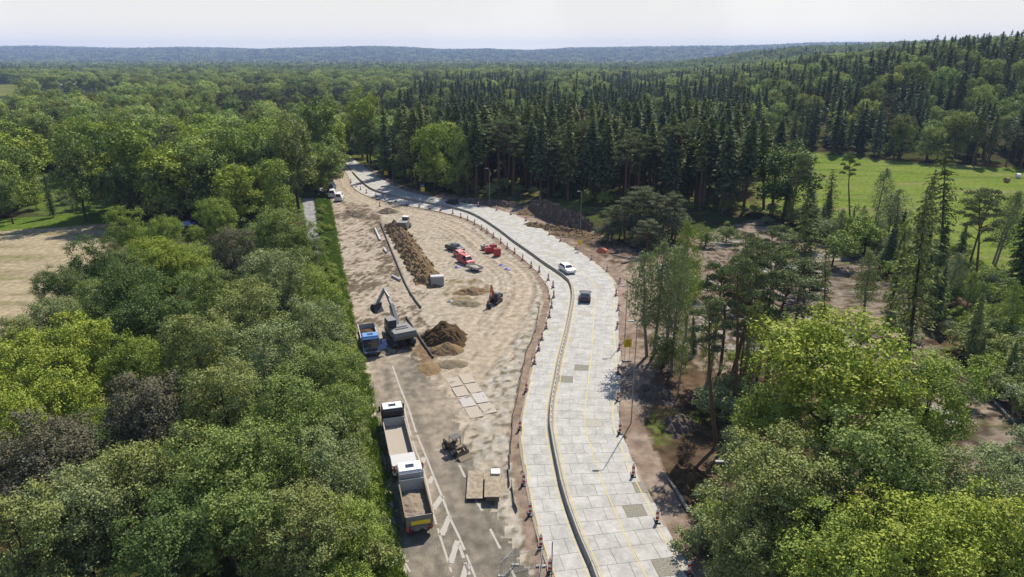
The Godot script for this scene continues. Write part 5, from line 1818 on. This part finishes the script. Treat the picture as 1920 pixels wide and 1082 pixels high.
func right_wood() -> void:
	rng.seed = 505
	# big oaks at the near right: crown centre, radius, height
	var T := [
		[1565, 715, 7.8, 19.5, "bright", 3, "largest bright green oak at the near right"],
		[1470, 905, 5.2, 14, "olive", 1, "olive shaded tree left of the bottom oak, beside the lamp"],
		[1640, 900, 6.0, 15, "mid", 2, "shaded green tree behind the bottom right oak"],
		[1740, 775, 5.4, 15, "fresh", 5, "fresh green tree right of the largest oak"],
		[1790, 920, 4.4, 12, "sage", 0, "grey green tree beside the cleared strip at the right"],
		[1680, 1050, 5.0, 14, "bright", 1, "bright green oak at the bottom right"],
		[1850, 1040, 4.8, 13, "bright", 2, "bright green oak in the bottom right corner"],
		[1560, 1070, 4.4, 12, "fresh", 3, "fresh green tree at the bottom left of the corner oaks"],
		[1410, 1040, 3.4, 9, "olive", 0, "low olive tree beside the slab road at the bottom"],
		[1900, 930, 3.4, 9, "sage", 1, "pale grey green tree at the right edge below the cleared strip"],
		[1450, 800, 4.4, 12, "fresh", 2, "fresh green tree at the left shoulder of the largest oak"]]
	for t in T:
		var h: float = t[3]
		tree("oak", t[5], under(t[0], t[1], h * 0.66), h, t[2] / 5.2 * 14.0 / h * 1.08, t[4], t[6])
	# trees with visible feet: foot (u, v), top v, top u offset, kind, variant, width, tint
	var F := [
		[1213, 668, 470, -8, "airy", 0, 1.0, "pale", "leaning pale birch at the bend, nearest the slab road"],
		[1226, 664, 455, 6, "airy", 2, 1.0, "sage", "pale birch behind the leaning one at the bend"],
		[1248, 680, 470, 0, "airy", 1, 1.1, "pale", "slim pale birch right of the leaning one"],
		[1258, 700, 455, 25, "airy", 0, 0.75, "sage", "fresh green aspen behind the pale birches"],
		[1286, 640, 420, 0, "airy", 2, 0.85, "fresh", "bright aspen standing above the birches"],
		[1330, 706, 490, -10, "pine", 0, 0.9, "pine", "pine with forked stem in the middle of the clump"],
		[1343, 838, 560, -20, "pine", 1, 0.85, "pine", "pine with curved stem nearest the viewer in the clump"],
		[1350, 694, 500, -4, "pine", 2, 0.8, "pine", "slim pine behind the curved stem"],
		[1376, 790, 470, 6, "pine", 0, 0.85, "pine", "tall straight pine right of the curved one"],
		[1372, 706, 440, 4, "pine", 1, 1.0, "pine", "grey crowned pine beside the straight one"],
		[1394, 720, 455, 0, "pine", 2, 0.8, "pine", "pine with sunlit stem in the clump"],
		[1424, 680, 450, 4, "pine", 0, 1.0, "pine", "flat topped pine in front of the cleared ground"],
		[1440, 700, 500, 0, "pine", 2, 1.2, "pine", "wide dark pine on the right of the clump"],
		[1493, 640, 500, -2, "pine", 1, 1.1, "pine", "twin stemmed pine, left stem, by the cleared ground"],
		[1501, 636, 480, 4, "pine", 0, 1.1, "pine", "twin stemmed pine, right stem, by the cleared ground"],
		[1507, 545, 360, 6, "larch", 0, 0.95, "spruce_warm", "dark larch rising from the cleared ground"],
		[1477, 430, 283, 0, "pine", 2, 0.75, "pine", "small flat topped pine before the meadow"],
		[1594, 412, 282, -5, "pine", 1, 0.8, "pine", "lone bare stemmed pine before the meadow"],
		[1552, 430, 312, 0, "larch", 1, 0.8, "spruce_warm", "thin open larch before the meadow"],
		[1520, 470, 330, 0, "fir", 0, 1.0, "spruce", "dark young fir left of the open larch"],
		[1637, 440, 318, 4, "airy", 1, 1.1, "pale", "pale silvery willow before the meadow"],
		[1684, 452, 352, 0, "airy", 0, 1.2, "pale", "second silvery willow before the meadow"],
		[1703, 672, 345, 30, "larch", 0, 0.72, "spruce_warm", "tall leaning larch beside the cleared strip"],
		[1764, 500, 265, 14, "larch", 1, 0.85, "spruce_warm", "tallest larch against the meadow"],
		[1722, 470, 310, 4, "fir", 1, 0.9, "olive", "olive fir left of the tallest larch"],
		[1826, 560, 350, 14, "pine", 2, 0.9, "pine", "tall pine with bare stem at the right"],
		[1811, 520, 345, 8, "pine", 0, 0.85, "pine", "slim leaning pine behind the bare stemmed one"],
		[1866, 500, 355, 6, "airy", 2, 1.0, "sage", "thin birch right of the tall pines"],
		[1862, 495, 360, 16, "airy", 1, 0.9, "sage", "second thin birch right of the tall pines"],
		[1915, 600, 400, 0, "fir", 0, 1.1, "deep", "dark fir cut by the right edge"],
		[1905, 500, 385, 0, "fir", 1, 0.8, "deep", "small dark fir at the right edge before the meadow"],
		[1450, 400, 270, 0, "airy", 0, 1.0, "fresh", "fresh birch at the corner of the plantation"],
		[1432, 392, 215, 0, "spruce", 0, 1.1, "spruce_warm", "spruce at the corner of the plantation by the meadow"],
		[1600, 470, 398, 0, "shrub", 0, 1.0, "mid", "round bush at the meadow edge"],
		[1655, 500, 420, 0, "fir", 0, 1.0, "spruce", "young dark fir right of the silvery willow"],
		[1588, 480, 420, 0, "fir", 1, 1.0, "spruce_warm", "young fir before the meadow edge"],
		[1620, 478, 415, 0, "shrub", 1, 1.2, "fresh", "fresh green bush between young firs"],
		[1560, 500, 440, 0, "shrub", 1, 1.2, "mid", "green bush left of the young firs"],
		[1690, 530, 450, 0, "fir", 1, 1.1, "olive", "olive young fir behind the root heap"],
		[1745, 610, 500, 0, "fir", 0, 1.0, "olive", "olive fir beside the tall leaning larch"],
		[1320, 770, 560, 4, "airy", 1, 0.5, "olive", "thin sparse birch before the forked pine"],
		[1385, 740, 530, 2, "pine", 2, 0.55, "pine", "thin pine stem right of the straight one"],
		[1408, 770, 560, 4, "airy", 0, 0.5, "olive", "thin sparse birch beside the largest oak"],
		[1270, 745, 590, 6, "airy", 2, 0.4, "olive", "bare young birch in the shade by the lamp"],
		[1395, 560, 430, 2, "pine", 0, 0.7, "pine", "small pine standing alone on the cleared ground"],
		[1450, 560, 420, 0, "pine", 1, 0.8, "pine", "slim pine between the clump and the dark larch"],
		[1545, 600, 455, 4, "larch", 1, 0.7, "spruce_warm", "thin larch on the cleared ground before the root heap"],
		[1620, 600, 470, 3, "airy", 2, 0.8, "sage", "thin birch in front of the root heap"],
		[1660, 620, 440, 8, "larch", 0, 0.6, "spruce_warm", "slim larch left of the tall leaning one"],
		[1240, 700, 620, 0, "shrub", 0, 0.7, "olive", "low bush among the birch stems"],
		[1300, 660, 590, 0, "fir", 1, 0.9, "pine", "small pine bush behind the birches"]]
	for t in F:
		var p := at(t[0], t[1])
		var h := top_height(t[0] + t[3], t[1], t[2])
		var side: float = on(t[0] + t[3], t[2], -p.z).x - p.x
		tree(t[4], t[5], p, h, t[6] * clampf(16.0 / h, 0.75, 1.3) if t[4] == "pine" or t[4] == "airy" else t[6], t[7], t[8], "", Vector2(-atan2(side, h), 0), 0.7 * t[5] + t[0])
	# low spreading pines by the brushwood pile
	var k := 0
	for q in [[1146, 452, 9.0, 1.5, "leftmost low spreading pine beside the brushwood pile"], [1172, 456, 11.5, 1.35, "second low spreading pine from the brushwood pile"], [1200, 450, 13.5, 1.3, "tallest spreading pine of the group by the brushwood pile"], [1228, 458, 12.0, 1.35, "fourth spreading pine from the brushwood pile"], [1258, 452, 12.0, 1.3, "rightmost spreading pine of the group by the brushwood pile"], [1214, 474, 8.0, 1.5, "small spreading pine in front of the group by the brushwood pile"]]:
		tree("pine", k, at(q[0], q[1]), q[2], q[3], "fell", q[4])
		k += 1
	for q in [[1140, 458, 5.0], [1160, 452, 6.5], [1185, 450, 7.5], [1212, 452, 8.0], [1240, 454, 8.0], [1266, 448, 7.0], [1196, 466, 5.0], [1226, 468, 5.0]]:
		tree("shrub", int(q[0]), at(q[0], q[1]), q[2], 1.15, "fell", "dull green thicket bush under the spreading pines by the brushwood pile", "thicket under the spreading pines")
	# belt of young growth between the cleared ground and the meadow
	POLY.belt = line2([1436, 402, 1500, 402, 1600, 428, 1700, 455, 1790, 492, 1840, 522, 1960, 560, 1960, 830, 1890, 770, 1830, 715, 1780, 660, 1730, 600, 1690, 535, 1640, 482, 1560, 462, 1490, 435])
	var bb := Rect2(POLY.belt[0], Vector2.ZERO)
	for p in POLY.belt: bb = bb.expand(p)
	var got: Array[Vector2] = []
	for i in 2600:
		var p := Vector2(rng.randf_range(bb.position.x, bb.end.x), rng.randf_range(bb.position.y, bb.end.y))
		if not inside(p, "belt"): continue
		var ok := true
		for q in got:
			if q.distance_to(p) < 3.6: ok = false
		if not ok: continue
		got.append(p)
		var roll := rng.randf()
		var foot := Vector3(p.x, 0, p.y)
		if roll < 0.22: tree("fir", rng.randi(), foot, rng.randf_range(5, 11), rng.randf_range(0.9, 1.3), ["spruce", "spruce_warm", "olive", "deep"][rng.randi() % 4], "young fir in the belt between cleared ground and meadow", "young firs before the meadow")
		elif roll < 0.40: tree("airy", rng.randi(), foot, rng.randf_range(6, 11), rng.randf_range(1.0, 1.4), ["pale", "sage", "fresh"][rng.randi() % 3], "young pale birch in the belt between cleared ground and meadow", "young birches before the meadow")
		else: tree("shrub", rng.randi(), foot, rng.randf_range(2.5, 5.5), rng.randf_range(0.9, 1.3), ["pale", "sage", "fresh", "mid", "olive"][rng.randi() % 5], "leafy bush in the belt between cleared ground and meadow", "bushes before the meadow")
	# thickets
	var spots := [[1322, 462], [1362, 455], [1420, 462], [1465, 500], [1545, 590], [1665, 580], [1660, 630], [1405, 520], [1280, 520], [1690, 640], [1300, 560], [1800, 600], [1840, 620], [1880, 640], [1915, 650], [1820, 650], [1860, 690], [1905, 700], [1930, 740], [1840, 575], [1890, 590], [1780, 570], [1750, 560], [1870, 740], [1920, 780], [1800, 760], [1770, 720], [1860, 890], [1905, 900], [1935, 860], [1410, 620], [1440, 625], [1395, 700], [1350, 760], [1380, 860], [1420, 880], [1330, 960], [1350, 1010], [1310, 1040], [1500, 420], [1530, 415], [1610, 440], [1700, 490], [1740, 500], [1790, 520], [1850, 540], [1440, 420], [1465, 440], [1480, 470], [1640, 455], [1670, 480], [1350, 800], [1395, 830], [1900, 560], [1930, 600]]
	for q in spots:
		var p := at(q[0] + rng.randf_range(-8, 8), q[1])
		tree("shrub", rng.randi(), p, rng.randf_range(2.2, 5.0), rng.randf_range(0.9, 1.3), ["pale", "sage", "fresh", "mid", "sage"][rng.randi() % 5], "leafy pale green bush in the thicket right of the cleared ground" if q[0] > 1560 else "low leafy bush beside the pine clump", "bushes of the right thicket" if q[0] > 1560 else "bushes beside the pine clump")

func edge_trees() -> void:
	rng.seed = 606
	# named trees behind the field and along the road, foot and top
	var F := [
		[560, 392, 222, 0, "broad_mid", 0, 0.85, "olive", "tall domed elm beside the cycle path"],
		[612, 345, 190, 0, "broad_mid", 1, 0.9, "mid", "tall elm behind the domed one at the road bend"],
		[448, 402, 238, -8, "broad_mid", 2, 0.85, "mid", "tall grey green tree left of the domed elm"],
		[505, 400, 262, 0, "broad_mid", 0, 0.7, "deep", "dark tree between the elm and the grey green one"],
		[268, 412, 236, -14, "broad_mid", 1, 0.95, "fresh", "tall yellow green tree with clear stem behind the field"],
		[160, 415, 245, 0, "broad_mid", 2, 0.75, "mid", "dark leafy tree behind the green strip of the field"],
		[350, 405, 262, 0, "broad_mid", 0, 0.9, "fresh", "fresh green tree right of the one with clear stem"],
		[85, 318, 252, 0, "broad_mid", 2, 0.95, "pale", "silvery round willow in the gardens at the left"],
		[100, 408, 325, 0, "fir", 0, 0.7, "spruce_cold", "small dark fir at the left behind the field"],
		[25, 420, 330, 0, "broad_mid", 1, 0.9, "mid", "leafy tree at the left edge behind the field"],
		[690, 305, 172, 0, "broad_mid", 0, 0.8, "bright", "bright rounded tree above the far end of the road"],
		[725, 332, 195, 0, "fir", 0, 0.8, "spruce", "dark spruce at the far end of the slab road"],
		[760, 345, 248, 0, "broad_mid", 1, 0.7, "sage", "grey green tree by the farthest yellow sign"],
		[815, 365, 232, 0, "broad_mid", 2, 0.75, "fresh", "fresh green tree by the sign with the blue disc"],
		[862, 372, 245, 0, "broad_mid", 0, 0.6, "mid", "green tree at the left end of the plantation edge"]]
	for t in F:
		var p := at(t[0], t[1])
		placed.append(p)
		tree(t[4], t[5], p, top_height(t[0] + t[3], t[1], t[2]), t[6], t[7], t[8])
	# undergrowth along the plantation edge and behind the field
	for i in 60:
		var u := 640.0 + 790.0 * i / 60.0
		var v := 322.0 + (u - 690.0) * 0.25 if u < 900 else 370.0 + (u - 900) * (0.05 if u < 1080 else 0.075)
		var p := at(u + rng.randf_range(-6, 6), v - rng.randf_range(0, 10))
		if u < 700 or (u > 880 and i % 2 == 0): continue
		tree("shrub", rng.randi(), p, rng.randf_range(2.0, 5.0), rng.randf_range(0.9, 1.4), ["mid", "fresh", "sage", "deep"][rng.randi() % 4], "green undergrowth bush at the foot of the plantation edge", "undergrowth of the plantation edge")
	for i in 46:
		var u := rng.randf_range(-20, 560)
		var p := at(u, 400.0 - rng.randf_range(0, 40) + (6 if u < 120 else 0))
		if inside(Vector2(p.x, p.z), "field") or inside(Vector2(p.x, p.z), "field_green"): continue
		tree("shrub", rng.randi(), p, rng.randf_range(2.5, 6.0), rng.randf_range(0.9, 1.3), ["mid", "fresh", "sage", "bright"][rng.randi() % 4], "garden bush beyond the mown field", "bushes beyond the mown field")

func open_ground(p: Vector2) -> bool:
	for k in ["site", "road", "field", "field_green", "meadow", "cleared", "verge_right", "glade_far", "path", "far_road", "verge"]:
		if inside(p, k): return true
	return false

func species(x: float, d: float) -> String:
	var q := x / d
	var n := noise_b.get_noise_2d(x * 0.22, d * 0.22)
	var n2 := noise_b.get_noise_2d(x * 0.6 + 500, d * 0.6)
	if d < 236 and x > -16.0 and q < 0.36: return ["spruce", "spruce", "pine", "spruce"][int(absf(n2 * 37.0 + x * 1.7)) % 4]
	if d < 330 and x > -14.0 and q < 0.34: return "spruce"
	if q > -0.17 and q < 0.36 and d < 560: return ("pine" if n2 < -0.28 else "spruce") if n2 < 0.24 else "broad"
	if q >= 0.30 and d < 1000: return ("pine" if n2 < -0.3 else "spruce") if n2 < 0.05 else "broad"
	if q > -0.14 and d < 1100: return "spruce" if n + 0.5 * n2 < 0.12 else "broad"
	if q > -0.42 and q < -0.10 and d > 430 and d < 720: return "pine" if n2 < 0.25 else "broad"
	return "broad" if n + n2 * 0.5 < 0.46 else "pine"

func forest() -> void:
	rng.seed = 707
	var near := {"spruce": [], "broad": [], "pine": []}
	var far_b := []
	var far_s := []
	var d := 128.0
	while d < 9400.0:
		var cell := 5.8 if d < 300 else (7.5 if d < 620 else (14.0 if d < 1500 else (24.0 if d < 2600 else (50.0 if d < 4300 else 62.0))))
		var half := 0.80 * d + 30.0
		var x := -half
		while x < half:
			var p := Vector2(x + rng.randf_range(-0.45, 0.45) * cell, -(d + rng.randf_range(-0.45, 0.45) * cell))
			x += cell
			var dd := -p.y
			if dd < 430 and open_ground(p): continue
			if dd > 430 and dd < 1600 and inside(p, "glade_far"): continue
			if dd < 290 and inside(p, "glade") and rng.randf() < 0.85: continue
			if p.x > -18.0 and p.x < 95.0 and dd < 214.0 - 0.42 * maxf(p.x, 0.0): continue
			if dd < (176 if p.x > 40.0 else 185) and p.x > -60: continue
			if dd < 172 and p.x > -150 and p.x < -40: continue
			if p.x > 76 and dd < 205: continue
			var ok := true
			if dd < 260:
				for q in placed:
					if Vector2(q.x, q.z).distance_to(p) < 4.5: ok = false
			if not ok: continue
			var q0 := p.x / dd
			if q0 < -0.69 and dd > 440 and dd < 1120: continue
			if q0 > -0.67 and q0 < -0.55 and dd > 560 and dd < 850: continue
			if q0 > -0.715 and q0 < -0.63 and dd > 178 and dd < 262: continue
			# fields and rides that part the woods
			if p.x < -0.12 * dd and dd > 400 and dd < 2600 and noise_b.get_noise_2d(p.x * 0.16, dd * 0.5 + 7) > 0.10: continue
			if p.x > -0.12 * dd and dd > 300 and dd < 2600 and noise_b.get_noise_2d(p.x * 0.2, dd * 0.5 + 7) > 0.33: continue
			var s := species(p.x, dd)
			if s == "broad" and dd < 620 and rng.randf() < 0.55: continue
			if dd < 1500: near[s].append([p, dd])
			elif rng.randf() < (0.25 if dd < 3000 else 0.5): far_s.append(p)
			else: far_b.append(p)
		d += cell
	var info := {
		"spruce": ["tall dark spruce of the plantation behind the slab road", "plantation spruces", "spruce_forest"],
		"broad": ["leafy green tree of the woodland beyond the field and site", "woodland trees", "broadleaf_forest"],
		"pine": ["dark flat topped pine in the woodland beyond the field", "woodland pines", "pine_forest"]}
	for s in near:
		var list: Array = near[s]
		list.sort_custom(func(a, b): return a[1] < b[1])
		var rest := {}
		for i in list.size():
			var p: Vector2 = list[i][0]
			var dd: float = list[i][1]
			var foot := Vector3(p.x, 0, p.y)
			var n := noise_b.get_noise_2d(p.x * 0.8, p.y * 0.8 + 31)
			if i < {"spruce": 280, "broad": 150, "pine": 60}[s]:
				if s == "spruce":
					var tint: String = "spruce" if n < -0.1 else "spruce_warm"
					if rng.randf() < 0.2: tint = "spruce_cold"
					if rng.randf() < 0.03: tint = "dead"
					tree("spruce", rng.randi(), foot, rng.randf_range(20, 28) if dd < 330 else rng.randf_range(15, 28), rng.randf_range(0.95, 1.4), tint, info[s][0], info[s][1])
				elif s == "broad":
					var tints := ["mid", "fresh", "fresh", "deep", "mid", "bright", "bright"]
					tree("broad_mid", rng.randi(), foot, rng.randf_range(13, 22), rng.randf_range(0.95, 1.4), tints[rng.randi() % 7], info[s][0], info[s][1])
				else:
					if dd < 240: tree("pine", rng.randi(), foot, rng.randf_range(19, 25), rng.randf_range(0.8, 1.1), "pine", "tall bare stemmed pine at the edge of the plantation", "plantation edge pines")
					else: tree("pine_mid", 0, foot, rng.randf_range(14, 19), rng.randf_range(0.9, 1.2), "dusk" if n < 0 else "pine", info[s][0], info[s][1])
			else:
				var kind: String = {"spruce": "spruce_mid", "broad": "broad_mid", "pine": "pine_mid"}[s]
				var v: int = rng.randi() % PROTO[kind].size()
				if not rest.has(v): rest[v] = []
				rest[v].append([foot, dd, n])
		for v in rest:
			var kind: String = {"spruce": "spruce_mid", "broad": "broad_mid", "pine": "pine_mid"}[s]
			many(info[s][2], PROTO[kind][v], rest[v], {"spruce": Vector3(0.098, 0.122, 0.055), "broad": Vector3(0.255, 0.295, 0.092), "pine": Vector3(0.105, 0.105, 0.062)}[s], {"spruce": [13.0, 27.0], "broad": [11.0, 22.0], "pine": [13.0, 18.0]}[s], {"spruce": "dark spruce forest stretching away behind the plantation edge", "broad": "green broadleaf woodland stretching to the far hills", "pine": "dark pine wood amid the broadleaf woodland"}[s], kind)
	var fb := []
	for p in far_b: fb.append([Vector3(p.x, 0, p.y), -p.y, noise_b.get_noise_2d(p.x * 0.1, p.y * 0.1)])
	many("far_woodland", PROTO.broad_far[0], fb, Vector3(0.19, 0.225, 0.075), [15.0, 22.0], "hazy blue green woodland covering the far hills", "broad_far")
	var fs := []
	for p in far_s: fs.append([Vector3(p.x, 0, p.y), -p.y, noise_b.get_noise_2d(p.x * 0.1, p.y * 0.1)])
	many("far_conifers", PROTO.spruce_far[0], fs, Vector3(0.06, 0.085, 0.04), [18.0, 27.0], "hazy dark conifers on the far hills", "spruce_far")

func many(called: String, pr: Array, list: Array, c: Vector3, hs: Array, label: String, kind: String) -> void:
	if list.is_empty(): return
	if not M.has("many"):
		M.many = leaf(1, 1, 1)
	var mm := MultiMesh.new()
	mm.transform_format = MultiMesh.TRANSFORM_3D
	mm.use_colors = true
	mm.mesh = pr[1]
	mm.instance_count = list.size()
	var tm := MultiMesh.new()
	tm.transform_format = MultiMesh.TRANSFORM_3D
	tm.mesh = pr[0]
	tm.instance_count = list.size()
	for i in list.size():
		var foot: Vector3 = list[i][0]
		foot.y = land(foot.x, foot.z)
		var dd: float = list[i][1]
		var k: float = rng.randf_range(hs[0], hs[1]) / pr[2]
		var grow := 1.0
		if kind == "broad_mid" and dd > 620: grow = 1.25
		if kind == "broad_far": grow = 1.1 if dd < 2600 else 2.6
		if kind == "spruce_far" and dd > 2600: grow = 2.4
		var b := Basis(Vector3.UP, rng.randf() * TAU).scaled(Vector3(k * grow * rng.randf_range(0.9, 1.15), k, k * grow))
		mm.set_instance_transform(i, Transform3D(b, foot))
		tm.set_instance_transform(i, Transform3D(b, foot))
		var t: float = rng.randf_range(0.6, 1.35) * (1.0 + 0.4 * list[i][2])
		var w := rng.randf_range(-0.12, 0.10)
		mm.set_instance_color(i, Color(c.x * t * (1.0 + w), c.y * t, c.z * t * (1.0 - w)))
	var o := MultiMeshInstance3D.new()
	o.name = numbered(called)
	o.multimesh = mm
	o.material_override = M.many
	add_child(o)
	tag(o, label, "woodland", "", "stuff")
	if kind.ends_with("mid"):
		var q := MultiMeshInstance3D.new()
		q.name = "trunks"
		q.multimesh = tm
		q.material_override = M.bark_pine if kind != "broad_mid" else M.bark
		o.add_child(q)
		q.set_meta("kind", "stuff")

func small_growth() -> void:
	rng.seed = 808
	# tall grass on the verge
	var lv := Leaves.new()
	for i in 26:
		var a := rng.randf() * TAU
		var r := rng.randf() * 0.45
		var n := (ball() * 0.6 + Vector3(cos(a), 0.5, sin(a))).normalized()
		lv.add(Vector3(cos(a) * r, 0.18, sin(a) * r), n, Vector3(0, 1, 0) + ball() * 0.5, rng.randf_range(0.3, 0.65), 0.10, leaf_tint(1.0, 0.05))
	var tuft := lv.mesh()
	var spots := []
	var scatter := func(key: String, n: int) -> void:
		var box2 := Rect2(POLY[key][0], Vector2.ZERO)
		for p in POLY[key]: box2 = box2.expand(p)
		for i in n:
			var p := Vector2(rng.randf_range(box2.position.x, box2.end.x), rng.randf_range(box2.position.y, box2.end.y))
			if inside(p, key) and not inside(p, "asphalt") and not inside(p, "path"): spots.append(p)
	scatter.call("verge", 42000)
	field_stuff("verge_grass", tuft, spots, M.lf.grass, 0.8, 1.6, "tall bright grass on the verge between wood and site", "grass")
	spots = []
	scatter.call("cleared", 3000)
	scatter.call("verge_right", 900)
	var weeds := []
	for p in spots:
		if noise_a.get_noise_2d(p.x, p.y) > 0.12: weeds.append(p)
	field_stuff("weeds", tuft, weeds, M.lf.mid, 0.8, 1.8, "green weeds sprouting on the cleared ground", "weeds")
	# woody debris
	var st := ST()
	for i in 9:
		var c := Vector3(rng.randf_range(-0.8, 0.8), rng.randf_range(0.03, 0.15), rng.randf_range(-0.8, 0.8))
		var dv := Vector3(rng.randf_range(-1, 1), rng.randf_range(-0.15, 0.25), rng.randf_range(-1, 1)).normalized() * rng.randf_range(0.15, 0.55)
		rod(st, c - dv, c + dv, 0.05, 0.02, 4, false)
	var sticks := done(st)
	spots = []
	scatter.call("cleared", 26000)
	scatter.call("verge_right", 6000)
	var deb := []
	for p in spots:
		if dist_line(p, R_EDGE) > 2.2 and noise_b.get_noise_2d(p.x * 2.0, p.y * 2.0) > -0.12: deb.append(p)
	field_stuff("wood_debris", sticks, deb, M.wood, 0.6, 1.5, "grey brown twigs and wood debris strewn over the cleared ground", "debris")
	# floor of the near right wood
	spots = []
	POLY.right_floor = line2([1190, 690, 1400, 700, 1420, 800, 1400, 950, 1330, 1000, 1290, 960, 1220, 850])
	scatter.call("right_floor", 1300)
	field_stuff("fallen_branches", sticks, spots, M.bark, 0.5, 1.3, "dark fallen branches on the floor under the pine clump", "branches")
	# clods on the site
	st = ST()
	for i in 3:
		var c := Vector3(rng.randf_range(-0.3, 0.3), 0.04, rng.randf_range(-0.3, 0.3))
		box(st, c, Vector3(0.22, 0.16, 0.2) * rng.randf_range(0.6, 1.4), 0.07, Transform3D(Basis.from_euler(ball() * 2.0), Vector3.ZERO))
	var clod := done(st)
	spots = []
	scatter.call("site", 12000)
	var cl := []
	for p in spots:
		var le := dist_line(p, L_EDGE)
		if le < 1.5: continue
		var keep: bool = inside(p, "dug") or inside(p, "olive_soil") or (le < 6.0 and -p.y < 175)
		if keep and noise_a.get_noise_2d(p.x, p.y) > 0.0: cl.append(p)
	field_stuff("soil_clods", clod, cl, M.soil_mid, 0.5, 1.5, "brown clods strewn over the dug sand", "clods")

func field_stuff(called: String, mesh: Mesh, spots: Array, m: Material, lo: float, hi: float, label: String, category: String) -> void:
	var mm := MultiMesh.new()
	mm.transform_format = MultiMesh.TRANSFORM_3D
	mm.mesh = mesh
	mm.instance_count = spots.size()
	for i in spots.size():
		var p: Vector2 = spots[i]
		var e := soil_at(p.x, p.y)
		var k := rng.randf_range(lo, hi)
		mm.set_instance_transform(i, Transform3D(Basis(Vector3.UP, rng.randf() * TAU).scaled(Vector3.ONE * k), Vector3(p.x, land(p.x, p.y) + e[1], p.y)))
	var o := MultiMeshInstance3D.new()
	o.name = numbered(called)
	o.multimesh = mm
	o.material_override = m
	add_child(o)
	tag(o, label, category, "", "stuff")

func _ready() -> void:
	var t0 := Time.get_ticks_msec()
	# --- camera ---
	var cam := Camera3D.new()
	cam.name = "camera"
	cam.position = Vector3(0, EYE, 0)
	cam.rotation_degrees.x = -PITCH
	cam.fov = rad_to_deg(2.0 * atan(541.0 / FOC))
	cam.near = 0.5
	cam.far = 20000.0
	add_child(cam)
	cam.current = true
	# --- sky, haze, exposure ---
	var env := Environment.new()
	env.background_mode = Environment.BG_SKY
	var sky := ProceduralSkyMaterial.new()
	sky.sky_top_color = Color(0.38, 0.48, 0.64)
	sky.sky_horizon_color = Color(0.81, 0.78, 0.70)
	sky.sky_curve = 0.16
	sky.ground_bottom_color = Color(0.20, 0.22, 0.16)
	sky.ground_horizon_color = Color(0.55, 0.60, 0.62)
	sky.sun_angle_max = 1.0
	var veil := NoiseTexture2D.new()   # thin high cloud
	veil.width = 1024
	veil.height = 512
	veil.seamless = true
	veil.noise = FastNoiseLite.new()
	veil.noise.seed = 12
	veil.noise.frequency = 0.012
	veil.noise.fractal_octaves = 5
	var ramp := Gradient.new()
	ramp.set_color(0, Color(1, 1, 1, 0))
	ramp.set_color(1, Color(1, 1, 1, 0.07))
	ramp.add_point(0.5, Color(1, 1, 1, 0.0))
	veil.color_ramp = ramp
	sky.sky_cover = veil
	env.sky = Sky.new()
	env.sky.sky_material = sky
	env.tonemap_mode = Environment.TONE_MAPPER_LINEAR
	env.tonemap_exposure = 1.95
	env.fog_enabled = true
	env.fog_density = 0.000085
	env.fog_light_color = Color(0.56, 0.64, 0.80)
	env.sdfgi_enabled = true
	env.ssao_enabled = true
	env.ssil_enabled = true
	var we := WorldEnvironment.new()
	we.name = "world_environment"
	we.environment = env
	add_child(we)
	# --- sun: high, ahead and a little to the right ---
	var sun := DirectionalLight3D.new()
	sun.name = "sun"
	var el := deg_to_rad(50.0)
	var az := deg_to_rad(25.0)
	var way := Vector3(-sin(az) * cos(el), -sin(el), cos(az) * cos(el))
	sun.basis = Basis.looking_at(way, Vector3.UP)
	sun.light_energy = 1.5
	sun.light_color = Color(1.0, 0.965, 0.91)
	sun.light_angular_distance = 0.5
	sun.shadow_enabled = true
	add_child(sun)
	# --- the place ---
	materials()
	outlines()
	protos()
	print("protos ", Time.get_ticks_msec() - t0)
	ground()
	print("ground ", Time.get_ticks_msec() - t0)
	old_road()
	slab_road()
	print("roads ", Time.get_ticks_msec() - t0)
	left_wood()
	right_wood()
	edge_trees()
	forest()
	print("woods ", Time.get_ticks_msec() - t0)
	site_things()
	beacons()
	small_growth()
	print("done ", Time.get_ticks_msec() - t0)
